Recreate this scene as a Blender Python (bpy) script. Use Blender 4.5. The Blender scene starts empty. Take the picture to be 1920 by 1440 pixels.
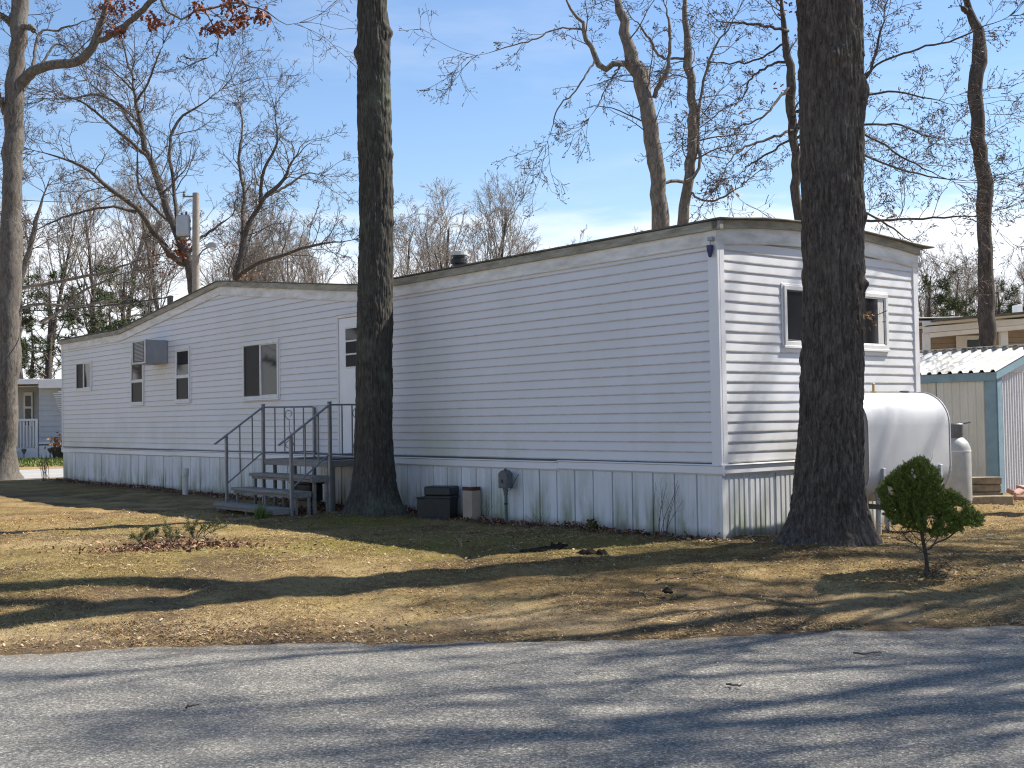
import bpy, math, random
import numpy as np
from mathutils import Vector, Matrix

SC = bpy.context.scene
COL = SC.collection
RNG = np.random.default_rng(7)
random.seed(7)
rad = math.radians

# ------------------------------------------------------------------ camera
F_PX, PITCH, ROLL, YAW, CAMZ = 2201.4, .02874, .0162, .88694, 1.5
cam = bpy.data.cameras.new('camera'); cam_o = bpy.data.objects.new('camera', cam); COL.objects.link(cam_o)
cam.sensor_width = 36; cam.lens = F_PX/1920*36; cam.clip_start = .1; cam.clip_end = 3000
_f = Vector((0, math.cos(PITCH), math.sin(PITCH))); _u = Vector((0, -math.sin(PITCH), math.cos(PITCH))); _r = Vector((1, 0, 0))
_R = _r*math.cos(ROLL) - _u*math.sin(ROLL); _U = _r*math.sin(ROLL) + _u*math.cos(ROLL)
cam_o.matrix_world = Matrix(((_R.x, _U.x, -_f.x, 0), (_R.y, _U.y, -_f.y, 0), (_R.z, _U.z, -_f.z, CAMZ), (0, 0, 0, 1)))
SC.camera = cam_o

# ------------------------------------------------------------------ sun, sky, exposure
SUN_EL, SUN_AZ = rad(51), rad(72)          # azimuth from +Y towards +X
S = Vector((math.cos(SUN_EL)*math.sin(SUN_AZ), math.cos(SUN_EL)*math.cos(SUN_AZ), math.sin(SUN_EL)))
sun = bpy.data.lights.new('sun', 'SUN'); sun.energy = 5.0; sun.angle = rad(.53); sun.color = (1, .955, .88)
sun_o = bpy.data.objects.new('sun', sun); COL.objects.link(sun_o)
sun_o.rotation_mode = 'QUATERNION'; sun_o.rotation_quaternion = S.to_track_quat('Z', 'Y'); sun_o.location = (20, 10, 30)
W = bpy.data.worlds.new('World'); SC.world = W; W.use_nodes = True
nt = W.node_tree; N = nt.nodes; L = nt.links; N.clear()
out = N.new('ShaderNodeOutputWorld'); bg = N.new('ShaderNodeBackground'); sky = N.new('ShaderNodeTexSky')
sky.sky_type = 'NISHITA'; sky.sun_disc = False; sky.sun_elevation = SUN_EL; sky.sun_rotation = SUN_AZ
sky.air_density = 1.15; sky.dust_density = .15; sky.ozone_density = 1.5; sky.altitude = 30
bg.inputs['Strength'].default_value = .081
# thin cloud: a low bank along the horizon and a faint veil above, in sky direction space
tc = N.new('ShaderNodeTexCoord'); sep = N.new('ShaderNodeSeparateXYZ'); L.new(tc.outputs['Generated'], sep.inputs[0])
mp = N.new('ShaderNodeMapping'); mp.inputs['Scale'].default_value = (1.6, 1.6, 9); L.new(tc.outputs['Generated'], mp.inputs[0])
nz = N.new('ShaderNodeTexNoise'); nz.inputs['Scale'].default_value = 2.2; nz.inputs['Detail'].default_value = 7; nz.inputs['Roughness'].default_value = .58
L.new(mp.outputs[0], nz.inputs['Vector'])
def wmath(op, a, b=None, clamp=False):
    m = N.new('ShaderNodeMath'); m.operation = op; m.use_clamp = clamp
    for i, v in enumerate((a, b)):
        if v is None: continue
        if isinstance(v, (int, float)): m.inputs[i].default_value = v
        else: L.new(v, m.inputs[i])
    return m.outputs[0]
def wrange(v, a, b, c, d):
    m = N.new('ShaderNodeMapRange'); m.interpolation_type = 'SMOOTHSTEP'
    for i, q in zip((1, 2, 3, 4), (a, b, c, d)): m.inputs[i].default_value = q
    L.new(v, m.inputs[0]); return m.outputs[0]
zz = wmath('ADD', sep.outputs['Z'], wmath('MULTIPLY', wmath('SUBTRACT', nz.outputs['Fac'], .5), .17))
bank = wrange(zz, .125, .185, .92, 0)
veil = wmath('MULTIPLY', wrange(nz.outputs['Fac'], .50, .80, 0, .22), wrange(sep.outputs['Z'], .1, .6, 1, .25))
haze = wrange(sep.outputs['Z'], 0, .30, .15, .0)
fac = wmath('MAXIMUM', bank, wmath('ADD', veil, haze), True)
mix = N.new('ShaderNodeMix'); mix.data_type = 'RGBA'; L.new(fac, mix.inputs['Factor']); L.new(sky.outputs[0], mix.inputs['A'])
mix.inputs['B'].default_value = (7.6, 7.8, 8.2, 1)
tint = N.new('ShaderNodeMix'); tint.data_type = 'RGBA'; tint.blend_type = 'MULTIPLY'; tint.inputs['Factor'].default_value = 1
tint.inputs['B'].default_value = (.91, 1.0, 1.13, 1); L.new(sky.outputs[0], tint.inputs['A']); L.new(tint.outputs['Result'], mix.inputs['A'])
L.new(mix.outputs['Result'], bg.inputs['Color']); L.new(bg.outputs[0], out.inputs[0])
SC.cycles.use_denoising = True; SC.cycles.denoising_prefilter = 'NONE'; SC.cycles.pixel_filter_type = 'BLACKMAN_HARRIS'; SC.cycles.filter_width = 1.15
vs = SC.view_settings; vs.view_transform = 'Standard'; vs.look = 'None'; vs.gamma = 1; vs.exposure = .95; vs.use_curve_mapping = False

# ------------------------------------------------------------------ pixel helper (reference frame 1920 x 1440)
def ray(px, py):
    X = px-960; Y = 720-py; c, s = math.cos(ROLL), math.sin(ROLL)
    A = (X*c+Y*s)/F_PX; B = (-X*s+Y*c)/F_PX
    return np.array([A, math.cos(PITCH)-B*math.sin(PITCH), math.sin(PITCH)+B*math.cos(PITCH)])
def at(px, py, depth):
    d = ray(px, py); p = d*depth/d[1]; p[2] += CAMZ; return p
# the mobile home's frame: DU along the long wall away from the near corner, DV into the home
DU = np.array([-math.cos(YAW), math.sin(YAW), 0]); DV = np.array([math.sin(YAW), math.cos(YAW), 0])
CORN = np.array([2.0696, 11.7, 0])
def T(u, w, z=0): return CORN + u*DU - w*DV + np.array([0, 0, z])

# ------------------------------------------------------------------ noise
def _h(i, j, k, s):
    n = (i*374761393 + j*668265263 + k*2147483647 + s*974711) & 0xffffffff
    n = ((n ^ (n >> 13))*1274126177) & 0xffffffff
    return ((n ^ (n >> 16)) & 0xffff)/65535.0
def vnoise(x, y, z=None, s=0):
    x = np.asarray(x, float); y = np.asarray(y, float); z = np.zeros_like(x) if z is None else np.asarray(z, float)
    xi = np.floor(x).astype(np.int64); yi = np.floor(y).astype(np.int64); zi = np.floor(z).astype(np.int64)
    fx, fy, fz = x-xi, y-yi, z-zi
    fx = fx*fx*(3-2*fx); fy = fy*fy*(3-2*fy); fz = fz*fz*(3-2*fz)
    r = 0
    for a in (0, 1):
        for b in (0, 1):
            for c in (0, 1):
                r = r + _h(xi+a, yi+b, zi+c, s)*(fx if a else 1-fx)*(fy if b else 1-fy)*(fz if c else 1-fz)
    return r*2-1
def fbm(x, y, z=None, s=0, o=4):
    r = 0; a = .5; k = 1
    for i in range(o):
        r = r + a*vnoise(np.asarray(x)*k, np.asarray(y)*k, None if z is None else np.asarray(z)*k, s+i); a *= .5; k *= 2.03
    return r
def sstep(x, a, b):
    t = np.clip((x-a)/(b-a), 0, 1); return t*t*(3-2*t)

# ------------------------------------------------------------------ materials
MATS = {}
class NT:
    def __init__(s, name):
        s.m = bpy.data.materials.new(name); s.m.use_nodes = True; s.t = s.m.node_tree; s.n = s.t.nodes; s.l = s.t.links
        s.b = s.n['Principled BSDF']; s.tc = s.n.new('ShaderNodeTexCoord'); MATS[name] = s.m
    def inp(s, node, key, v):
        if isinstance(v, bpy.types.NodeSocket): s.l.new(v, node.inputs[key])
        else: node.inputs[key].default_value = v
    def mapping(s, scale=(1, 1, 1), coord='Object'):
        m = s.n.new('ShaderNodeMapping'); m.inputs['Scale'].default_value = scale; s.l.new(s.tc.outputs[coord], m.inputs[0]); return m.outputs[0]
    def noise(s, scale, detail=4, rough=.55, vec=None, dist=0):
        n = s.n.new('ShaderNodeTexNoise'); n.inputs['Scale'].default_value = scale; n.inputs['Detail'].default_value = detail
        n.inputs['Roughness'].default_value = rough; n.inputs['Distortion'].default_value = dist
        s.l.new(vec if vec is not None else s.tc.outputs['Object'], n.inputs['Vector']); return n.outputs['Fac']
    def voro(s, scale, vec=None, out='Distance'):
        n = s.n.new('ShaderNodeTexVoronoi'); n.inputs['Scale'].default_value = scale
        s.l.new(vec if vec is not None else s.tc.outputs['Object'], n.inputs['Vector']); return n.outputs[out]
    def ramp(s, v, stops):
        r = s.n.new('ShaderNodeValToRGB'); e = r.color_ramp.elements
        while len(e) < len(stops): e.new(.5)
        for q, (p, c) in zip(e, stops):
            q.position = p; q.color = (*c, 1) if isinstance(c, tuple) else (c, c, c, 1)
        s.l.new(v, r.inputs[0]); return r.outputs[0]
    def mix(s, f, a, b, mode='MIX'):
        m = s.n.new('ShaderNodeMix'); m.data_type = 'RGBA'; m.blend_type = mode
        for k, v in (('Factor', f), ('A', a), ('B', b)):
            if isinstance(v, tuple): v = (*v, 1)
            s.inp(m, k, v)
        return m.outputs['Result']
    def math(s, op, a, b=0.0, clamp=False):
        m = s.n.new('ShaderNodeMath'); m.operation = op; m.use_clamp = clamp; s.inp(m, 0, a); s.inp(m, 1, b); return m.outputs[0]
    def rng(s, v, a, b, c=0.0, d=1.0):
        m = s.n.new('ShaderNodeMapRange'); m.interpolation_type = 'SMOOTHSTEP'
        for i, q in zip((1, 2, 3, 4), (a, b, c, d)): m.inputs[i].default_value = q
        s.l.new(v, m.inputs[0]); return m.outputs[0]
    def z(s):
        x = s.n.new('ShaderNodeSeparateXYZ'); s.l.new(s.tc.outputs['Object'], x.inputs[0]); return x.outputs
    def rand(s):
        return s.n.new('ShaderNodeObjectInfo').outputs['Random']
    def islands(s):
        return s.n.new('ShaderNodeNewGeometry').outputs['Random Per Island']
    def bump(s, h, strength=.3, dist=.01):
        b = s.n.new('ShaderNodeBump'); b.inputs['Strength'].default_value = strength; b.inputs['Distance'].default_value = dist
        s.l.new(h, b.inputs['Height']); s.l.new(b.outputs[0], s.b.inputs['Normal'])
    def done(s, col, rough=.6, metal=0.0, spec=.5):
        if isinstance(col, tuple): col = (*col, 1)
        s.inp(s.b, 'Base Color', col); s.inp(s.b, 'Roughness', rough); s.inp(s.b, 'Metallic', metal); s.inp(s.b, 'Specular IOR Level', spec)
        return s.m

def plain(name, c, rough=.6, metal=0.0, var=.12, scale=6, spec=.5, bump=0):
    m = NT(name); n = m.noise(scale, 5, .6)
    lo = tuple(max(0, q*(1-var)) for q in c); hi = tuple(min(1, q*(1+var)) for q in c)
    col = m.ramp(n, [(.3, lo), (.7, hi)])
    if bump: m.bump(m.noise(scale*8, 4), bump, .004)
    return m.done(col, rough, metal, spec)

def siding_mat(name, base, stain=1.0):
    m = NT(name)
    big = m.noise(.55, 5, .6); streak = m.noise(1.0, 5, .65, m.mapping((2.2, 2.2, .35))); fine = m.noise(14, 4, .6, m.mapping((.6, .6, 2)))
    z = m.z()['Z']
    low = m.rng(z, 1.0, 1.9, 1.0, 0.0)
    grime = m.math('MULTIPLY', m.rng(big, .42, .72), m.math('ADD', .30*stain, m.math('MULTIPLY', low, .50*stain)))
    col = m.mix(grime, base, (.47, .49, .40))
    col = m.mix(m.math('MULTIPLY', m.rng(streak, .5, .8), .25*stain), col, (.50, .48, .42))
    col = m.mix(m.math('MULTIPLY', m.rng(fine, .55, .8), .14*stain), col, (.42, .41, .38))
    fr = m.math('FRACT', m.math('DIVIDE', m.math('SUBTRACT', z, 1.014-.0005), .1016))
    lap = m.math('MULTIPLY', m.rng(fr, .05, .19, 1, 0), m.rng(fine, .25, .65, .32, .80)) if stain > .6 else 0.0  # shadow line under each lap, painted into the colour as a brown band
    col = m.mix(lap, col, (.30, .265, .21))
    r = m.math('MULTIPLY', m.rand(), .06)
    col = m.mix(r, col, (.55, .56, .58))
    m.bump(m.noise(2.5, 3, .5, m.mapping((1, 1, 6))), .10, .01)
    return m.done(col, .42)
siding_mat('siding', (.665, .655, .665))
siding_mat('trim_white', (.71, .70, .705), .5)
m = NT('fascia'); n = m.noise(2.5, 6, .65, m.mapping((1, 1, 4))); m.done(m.ramp(n, [(.3, (.50, .48, .43)), (.6, (.74, .73, .70)), (.8, (.78, .77, .75))]), .55)
m = NT('drip_edge'); n = m.noise(3, 6, .7, m.mapping((1, 1, 5))); m.done(m.ramp(n, [(.3, (.13, .12, .09)), (.5, (.27, .25, .19)), (.75, (.42, .40, .33))]), .6)
m = NT('roofing'); n = m.noise(5, 6, .7); m.done(m.ramp(n, [(.3, (.05, .05, .045)), (.6, (.14, .13, .12)), (.8, (.22, .21, .19))]), .9)
m = NT('skirting')
st = m.noise(1.0, 6, .68, m.mapping((5, 5, .55))); big = m.noise(.8, 4); z = m.z()['Z']; g2 = m.noise(1.3, 5, .6, m.mapping((2, 2, .8)))
low = m.rng(z, .25, .85, 1.0, .15)
gm = m.math('MULTIPLY', m.math('MULTIPLY', m.rng(st, .36, .60), m.rng(g2, .34, .56)), m.math('ADD', low, .15), True)
col = m.mix(m.math('MULTIPLY', gm, .9), m.mix(m.math('MULTIPLY', m.rand(), .5), (.70, .70, .71), (.56, .565, .56)), (.24, .27, .17))
col = m.mix(m.math('MULTIPLY', m.rng(m.noise(1, 5, .7, m.mapping((14, 14, .6))), .55, .75), .35), col, (.38, .40, .36))
splash = m.rng(m.math('SUBTRACT', z, m.math('MULTIPLY', m.noise(4, 4), .16)), .16, .30, .75, 0)
col = m.mix(splash, col, (.16, .14, .10)); m.done(col, .5)
m = NT('glass_dark'); n = m.noise(2.2, 4, .6, m.mapping((1, 1, .5))); m.done(m.ramp(n, [(.35, (.008, .009, .011)), (.7, (.030, .028, .029))]), .04, 0, .32)
m = NT('glass_screen'); n = m.noise(1.5, 3); m.done(m.ramp(n, [(.3, (.010, .010, .012)), (.8, (.022, .022, .026))]), .35, 0, .10)
plain('curtain', (.55, .53, .50), .8, 0, .1, 9)
plain('window_frame', (.66, .65, .62), .45, 0, .10, 7)
plain('frame_dark', (.07, .07, .08), .5)
plain('door_paint', (.74, .74, .74), .45, 0, .05, 3)
plain('ac_metal', (.30, .31, .32), .5, .1, .12, 5)
plain('ac_light', (.52, .52, .50), .55, 0, .1, 5)
plain('black_plastic', (.018, .019, .018), .5, 0, .3, 8)
plain('blue_plastic', (.02, .03, .10), .4)
plain('rail_metal', (.20, .20, .20), .42, .25, .15, 12)
m = NT('step_wood'); n = m.noise(3, 7, .7, m.mapping((1.2, 14, 14))); m.done(m.ramp(n, [(.25, (.10, .095, .085)), (.55, (.22, .21, .19)), (.8, (.33, .32, .29))]), .8)
m.bump(n, .5, .004)
plain('cream_box', (.36, .29, .22), .8, 0, .12, 6); plain('rust', (.09, .025, .015), .8, 0, .3, 12)
plain('pipe_pvc', (.52, .49, .44), .5, 0, .2, 14)
plain('util_grey', (.12, .125, .13), .55, .2, .15, 9); plain('util_green', (.07, .12, .11), .5, 0, .15, 8)
m = NT('tank_paint'); n = m.noise(3, 5, .6); ru = m.noise(4, 6, .7, m.mapping((1, 1, .6))); z = m.z()['Z']
c = m.mix(m.math('MULTIPLY', m.rng(ru, .55, .8), m.rng(z, .55, .95, .8, .10)), m.ramp(n, [(.3, (.38, .38, .39)), (.7, (.46, .46, .46))]), (.22, .17, .13))
m.done(c, .58, .10)
plain('cylinder_grey', (.36, .36, .35), .5, .2, .15, 8)
plain('brass', (.45, .32, .12), .5, .4)
m = NT('shed_cream'); n = m.noise(2, 6, .6, m.mapping((1, 1, .5))); m.done(m.ramp(n, [(.3, (.50, .49, .42)), (.7, (.66, .65, .57))]), .5)
m = NT('shed_roof'); n = m.noise(3, 7, .7); m.done(m.ramp(n, [(.28, (.26, .24, .18)), (.45, (.52, .50, .44)), (.8, (.64, .62, .57))]), .5)
plain('shed_teal', (.19, .30, .355), .6, 0, .15, 5); plain('shed_gable', (.58, .58, .60), .5, 0, .06, 5)
plain('brick_pink', (.36, .21, .16), .85, 0, .2, 14); plain('timber', (.24, .19, .12), .85, 0, .4, 9, bump=.4)
plain('house_tan', (.34, .27, .20), .7, 0, .08, 6); plain('house_grey', (.43, .46, .50), .6, 0, .06, 4)
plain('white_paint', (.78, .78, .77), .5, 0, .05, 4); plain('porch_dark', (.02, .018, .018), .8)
plain('pole_wood', (.27, .23, .19), .85, 0, .2, 9, bump=.3); plain('transformer', (.34, .37, .39), .45, .1, .06, 5)
plain('wire', (.03, .03, .03), .6); plain('lamp_glass', (.6, .6, .56), .3)
m = NT('bark_oak'); gx = m.mapping((20, 20, 5.0)); n = m.noise(1.6, 8, .75, gx, .8); b = m.noise(.9, 4, .6); f2 = m.noise(60, 4, .7, m.mapping((1, 1, .35)))
col = m.ramp(n, [(.30, (.016, .013, .010)), (.48, (.062, .051, .042)), (.70, (.165, .140, .116))])
col = m.mix(m.math('MULTIPLY', m.rng(b, .52, .70), .40), col, (.14, .128, .108)); col = m.mix(m.math('MULTIPLY', m.rng(m.noise(2.3, 3, .5, m.mapping((1, 1, .7))), .60, .74), .6), col, (.030, .026, .022)); m.bump(f2, .6, .006); m.done(col, .9, 0, .2)
m = NT('bark_lichen'); n = m.noise(1.6, 8, .75, m.mapping((22, 22, 4)), .8); b = m.noise(1.6, 5, .65)
col = m.ramp(n, [(.30, (.015, .013, .010)), (.5, (.052, .047, .039)), (.72, (.125, .116, .095))])
col = m.mix(m.math('MULTIPLY', m.rng(b, .5, .7), .55), col, (.13, .145, .10)); m.bump(m.noise(55, 4, .7, m.mapping((1, 1, .35))), .6, .006); m.done(col, .9, 0, .2)
m = NT('bark_pale'); n = m.noise(2.6, 8, .75, m.mapping((7, 7, 2.0)), .8); b = m.noise(.8, 4)
col = m.ramp(n, [(.30, (.040, .033, .027)), (.48, (.125, .107, .088)), (.72, (.25, .222, .19))]); col = m.mix(m.math('MULTIPLY', m.rng(b, .5, .75), .35), col, (.25, .235, .205))
m.bump(n, .9, .03); m.done(col, .9, 0, .2)
m = NT('bark_tan'); n = m.noise(2.6, 8, .75, m.mapping((7, 7, 2.0)), .8); m.bump(n, .9, .03); m.done(m.ramp(n, [(.30, (.055, .045, .036)), (.48, (.165, .142, .116)), (.72, (.31, .275, .235))]), .9, 0, .2)
m = NT('bark_grey'); n = m.noise(2.6, 8, .75, m.mapping((6, 6, 1.8)), .8)
m.bump(n, .9, .03); m.done(m.ramp(n, [(.30, (.032, .027, .023)), (.5, (.085, .072, .062)), (.72, (.18, .155, .135))]), .9, 0, .2)
m = NT('twig'); n = m.noise(.9, 3); m.done(m.ramp(n, [(.3, (.075, .060, .052)), (.7, (.135, .112, .098))]), .85, 0, .2)
m = NT('twig_far'); n = m.noise(.5, 3); m.done(m.ramp(n, [(.3, (.20, .175, .155)), (.7, (.32, .285, .25))]), .9, 0, .2)
m = NT('bud_red'); m.done((.21, .055, .055), .7)
m = NT('oak_leaf_brown'); r = m.islands(); m.done(m.ramp(r, [(.0, (.085, .020, .010)), (.5, (.17, .045, .018)), (1, (.28, .10, .04))]), .6, 0, .3)
m = NT('oak_leaf_tan'); r = m.islands(); m.done(m.ramp(r, [(.0, (.20, .09, .03)), (.5, (.34, .17, .06)), (1, (.45, .27, .12))]), .6, 0, .3)
m = NT('leaf_heap'); r = m.islands(); m.done(m.ramp(r, [(.0, (.045, .022, .014)), (.4, (.13, .060, .034)), (.75, (.26, .14, .085)), (1, (.45, .30, .20))]), .75, 0, .2)
m = NT('litter'); r = m.islands(); m.done(m.ramp(r, [(.0, (.085, .050, .028)), (.35, (.20, .125, .068)), (.7, (.36, .25, .15)), (.93, (.42, .33, .22)), (1, (.52, .44, .33))]), .8, 0, .2)
m = NT('dry_grass'); r = m.islands(); m.done(m.ramp(r, [(.0, (.060, .038, .018)), (.25, (.15, .095, .036)), (.5, (.30, .19, .072)), (.8, (.47, .33, .155)), (.92, (.60, .48, .28)), (1, (.25, .20, .05))]), .8, 0, .2)
m = NT('green_grass'); r = m.islands(); m.done(m.ramp(r, [(.0, (.06, .10, .02)), (1, (.17, .22, .06))]), .7, 0, .2)
m = NT('needle'); r = m.islands(); n = m.noise(20, 3); m.done(m.mix(r, m.ramp(n, [(.38, (.026, .054, .012)), (.46, (.044, .084, .016)), (.65, (.135, .180, .030))]), (.20, .24, .045)), .6, 0, .3)
m = NT('pine_needle'); r = m.islands(); m.done(m.ramp(r, [(.0, (.035, .055, .022)), (1, (.085, .105, .045))]), .7, 0, .2)
m = NT('juniper'); r = m.islands(); m.done(m.ramp(r, [(.0, (.050, .065, .018)), (1, (.13, .13, .045))]), .7, 0, .2)
m = NT('thicket'); r = m.islands(); m.done(m.ramp(r, [(.0, (.09, .055, .035)), (.6, (.19, .105, .06)), (1, (.27, .17, .10))]), .85, 0, .2)
m = NT('soil'); n = m.noise(30, 6, .7); m.done(m.ramp(n, [(.3, (.010, .008, .006)), (.7, (.050, .038, .027))]), .95, 0, .1)
# ground: dry mossy lawn
m = NT('lawn'); a = m.noise(.42, 5, .6); b = m.noise(1.7, 6, .65); c = m.noise(16, 6, .75); d = m.noise(70, 4, .75); e = m.noise(.16, 3)
col = m.ramp(b, [(.28, (.085, .054, .028)), (.46, (.262, .172, .070)), (.66, (.430, .315, .150))])
col = m.mix(m.math('MULTIPLY', m.rng(a, .50, .70), .55), col, (.285, .205, .048))
col = m.mix(m.math('MULTIPLY', m.rng(c, .48, .66), .72), col, (.085, .056, .030))
col = m.mix(m.math('MULTIPLY', m.rng(d, .52, .70), .65), col, (.50, .41, .25))
col = m.mix(m.math('MULTIPLY', m.rng(e, .48, .66), .40), col, (.27, .150, .048))
att = m.n.new('ShaderNodeAttribute'); att.attribute_name = 'moss'
col = m.mix(m.math('MULTIPLY', att.outputs['Fac'], m.rng(b, .25, .6, .45, 1)), col, (.165, .145, .024))
straw = m.n.new('ShaderNodeAttribute'); straw.attribute_name = 'straw'; col = m.mix(m.math('MULTIPLY', straw.outputs['Fac'], m.rng(d, .40, .60, .1, .8)), col, (.46, .36, .23))
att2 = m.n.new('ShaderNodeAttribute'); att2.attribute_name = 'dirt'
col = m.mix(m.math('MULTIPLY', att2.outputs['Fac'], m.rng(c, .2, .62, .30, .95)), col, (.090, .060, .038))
h = m.math('ADD', m.math('MULTIPLY', c, .6), m.math('MULTIPLY', d, .4)); m.bump(h, 1.0, .05); m.done(col, .95, 0, .15)
m = NT('asphalt'); a = m.noise(.5, 5, .6); f1 = m.noise(46, 5, .8); v = m.voro(105, None, 'Color'); v2 = m.noise(190, 2, .6)
sepc = m.n.new('ShaderNodeSeparateColor'); m.l.new(v, sepc.inputs[0])
col = m.ramp(sepc.outputs[0], [(.0, (.105, .097, .082)), (.35, (.205, .189, .161)), (.75, (.305, .283, .242)), (.93, (.43, .40, .34)), (1, (.58, .55, .49))])
col = m.mix(m.math('MULTIPLY', m.rng(f1, .44, .62), .72), col, (.075, .071, .064)); col = m.mix(m.math('MULTIPLY', m.rng(a, .45, .7), .22), col, (.30, .285, .26))
col = m.mix(m.math('MULTIPLY', m.rng(m.noise(2.6, 6, .7), .52, .70), .35), col, (.115, .110, .102))
edge_ = m.n.new('ShaderNodeAttribute'); edge_.attribute_name = 'edge'; col = m.mix(m.math('MULTIPLY', edge_.outputs['Fac'], m.rng(m.noise(7, 6, .75), .40, .60)), col, (.15, .105, .062))
m.bump(m.math('ADD', sepc.outputs[1], m.math('MULTIPLY', f1, 1.2)), .85, .012); m.done(col, .9, 0, .25)
plain('far_asphalt', (.30, .29, .27), .9, 0, .12, 2)

# ------------------------------------------------------------------ mesh helpers
def mesh_np(name, V, Fq):
    V = np.asarray(V, np.float32); me = bpy.data.meshes.new(name)
    faces = [np.asarray(f, np.int32) for f in (Fq if isinstance(Fq, (list, tuple)) else [Fq]) if len(f)]
    me.vertices.add(len(V)); me.vertices.foreach_set('co', V.ravel())
    nl = sum(f.size for f in faces); npoly = sum(len(f) for f in faces)
    me.loops.add(nl); me.polygons.add(npoly)
    me.loops.foreach_set('vertex_index', np.concatenate([f.ravel() for f in faces]))
    tot = np.concatenate([np.full(len(f), f.shape[1], np.int32) for f in faces])
    me.polygons.foreach_set('loop_start', np.concatenate([[0], np.cumsum(tot)[:-1]]).astype(np.int32))
    me.polygons.foreach_set('loop_total', tot)
    me.update(calc_edges=True); return me
def link(name, me, mat, parent=None, smooth=False):
    o = bpy.data.objects.new(name, me); COL.objects.link(o)
    if mat and not me.materials: me.materials.append(MATS[mat])
    if smooth: me.polygons.foreach_set('use_smooth', np.ones(len(me.polygons), bool))
    if parent: o.parent = parent
    return o
def tag(o, label=None, cat=None, group=None, kind=None):
    for k, v in (('label', label), ('category', cat), ('group', group), ('kind', kind)):
        if v: o[k] = v
    return o
def thing(name, label, cat, loc=(0, 0, 0), rz=0, group=None):
    o = bpy.data.objects.new(name, None); COL.objects.link(o); o.location = loc; o.rotation_euler = (0, 0, rz); o.empty_display_size = .2
    return tag(o, label, cat, group)
class MB:
    def __init__(s): s.v = []; s.f = []
    def add(s, vs, fs):
        k = len(s.v); s.v += [tuple(q) for q in vs]; s.f += [tuple(i+k for i in f) for f in fs]; return s
    def box(s, x0, x1, y0, y1, z0, z1):
        return s.add([(x, y, z) for z in (z0, z1) for y in (y0, y1) for x in (x0, x1)],
                     [(0, 2, 3, 1), (4, 5, 7, 6), (0, 1, 5, 4), (2, 6, 7, 3), (0, 4, 6, 2), (1, 3, 7, 5)])
    def cbox(s, x0, x1, y0, y1, z0, z1, b=.004):      # chamfered box
        b = min(b, (x1-x0)*.3, (y1-y0)*.3, (z1-z0)*.3); k = len(s.v)
        pts = []
        for z in (z0, z1):
            for y in (y0, y1):
                for x in (x0, x1):
                    dx = b if x == x0 else -b; dy = b if y == y0 else -b; dz = b if z == z0 else -b
                    pts += [(x, y+dy, z+dz), (x+dx, y, z+dz), (x+dx, y+dy, z)]
        V = lambda i, a: i*3+a
        F = [(V(0, 0), V(4, 0), V(6, 0), V(2, 0)), (V(1, 0), V(3, 0), V(7, 0), V(5, 0)), (V(0, 1), V(1, 1), V(5, 1), V(4, 1)), (V(2, 1), V(6, 1), V(7, 1), V(3, 1)),
             (V(0, 2), V(2, 2), V(3, 2), V(1, 2)), (V(4, 2), V(5, 2), V(7, 2), V(6, 2))]
        for a, c in ((0, 1), (2, 3), (4, 5), (6, 7)):  # x edges
            F.append((V(a, 1), V(a, 2), V(c, 2), V(c, 1)))
        for a, c in ((0, 2), (1, 3), (4, 6), (5, 7)): F.append((V(a, 0), V(a, 2), V(c, 2), V(c, 0)))
        for a, c in ((0, 4), (1, 5), (2, 6), (3, 7)): F.append((V(a, 0), V(a, 1), V(c, 1), V(c, 0)))
        for a in range(8): F.append((V(a, 0), V(a, 1), V(a, 2)))
        return s.add(pts, F)
    def bar(s, a, b, w, h=None):                       # square bar between points
        a = Vector(a); b = Vector(b); h = h or w; d = (b-a).normalized()
        up = Vector((0, 0, 1)) if abs(d.z) < .95 else Vector((0, 1, 0))
        r = d.cross(up).normalized(); u = r.cross(d)
        P = [p + r*(w/2*i) + u*(h/2*j) for p in (a, b) for i, j in ((-1, -1), (1, -1), (1, 1), (-1, 1))]
        return s.add(P, [(3, 2, 1, 0), (4, 5, 6, 7)] + [(i, (i+1) % 4, 4+(i+1) % 4, 4+i) for i in range(4)])
    def tube(s, pts, r, n=8, cap=True):
        pts = [Vector(p) for p in pts]; rs = r if isinstance(r, (list, tuple)) else [r]*len(pts); k = len(s.v)
        for i, p in enumerate(pts):
            d = (pts[min(i+1, len(pts)-1)]-pts[max(i-1, 0)]).normalized(); up = Vector((0, 0, 1)) if abs(d.z) < .9 else Vector((0, 1, 0))
            a = d.cross(up).normalized(); b = a.cross(d)
            s.v += [tuple(p + (a*math.cos(t)+b*math.sin(t))*rs[i]) for t in [2*math.pi*j/n for j in range(n)]]
        for i in range(len(pts)-1):
            s.f += [(k+i*n+j, k+i*n+(j+1) % n, k+(i+1)*n+(j+1) % n, k+(i+1)*n+j) for j in range(n)]
        if cap: s.f += [tuple(k+j for j in reversed(range(n))), tuple(k+(len(pts)-1)*n+j for j in range(n))]
        return s
    def lathe(s, prof, n=24, c=(0, 0)):                # prof: (r, z)
        k = len(s.v)
        for r, z in prof: s.v += [(c[0]+r*math.cos(2*math.pi*j/n), c[1]+r*math.sin(2*math.pi*j/n), z) for j in range(n)]
        for i in range(len(prof)-1): s.f += [(k+i*n+j, k+i*n+(j+1) % n, k+(i+1)*n+(j+1) % n, k+(i+1)*n+j) for j in range(n)]
        s.f += [tuple(k+j for j in reversed(range(n))), tuple(k+(len(prof)-1)*n+j for j in range(n))]; return s
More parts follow.
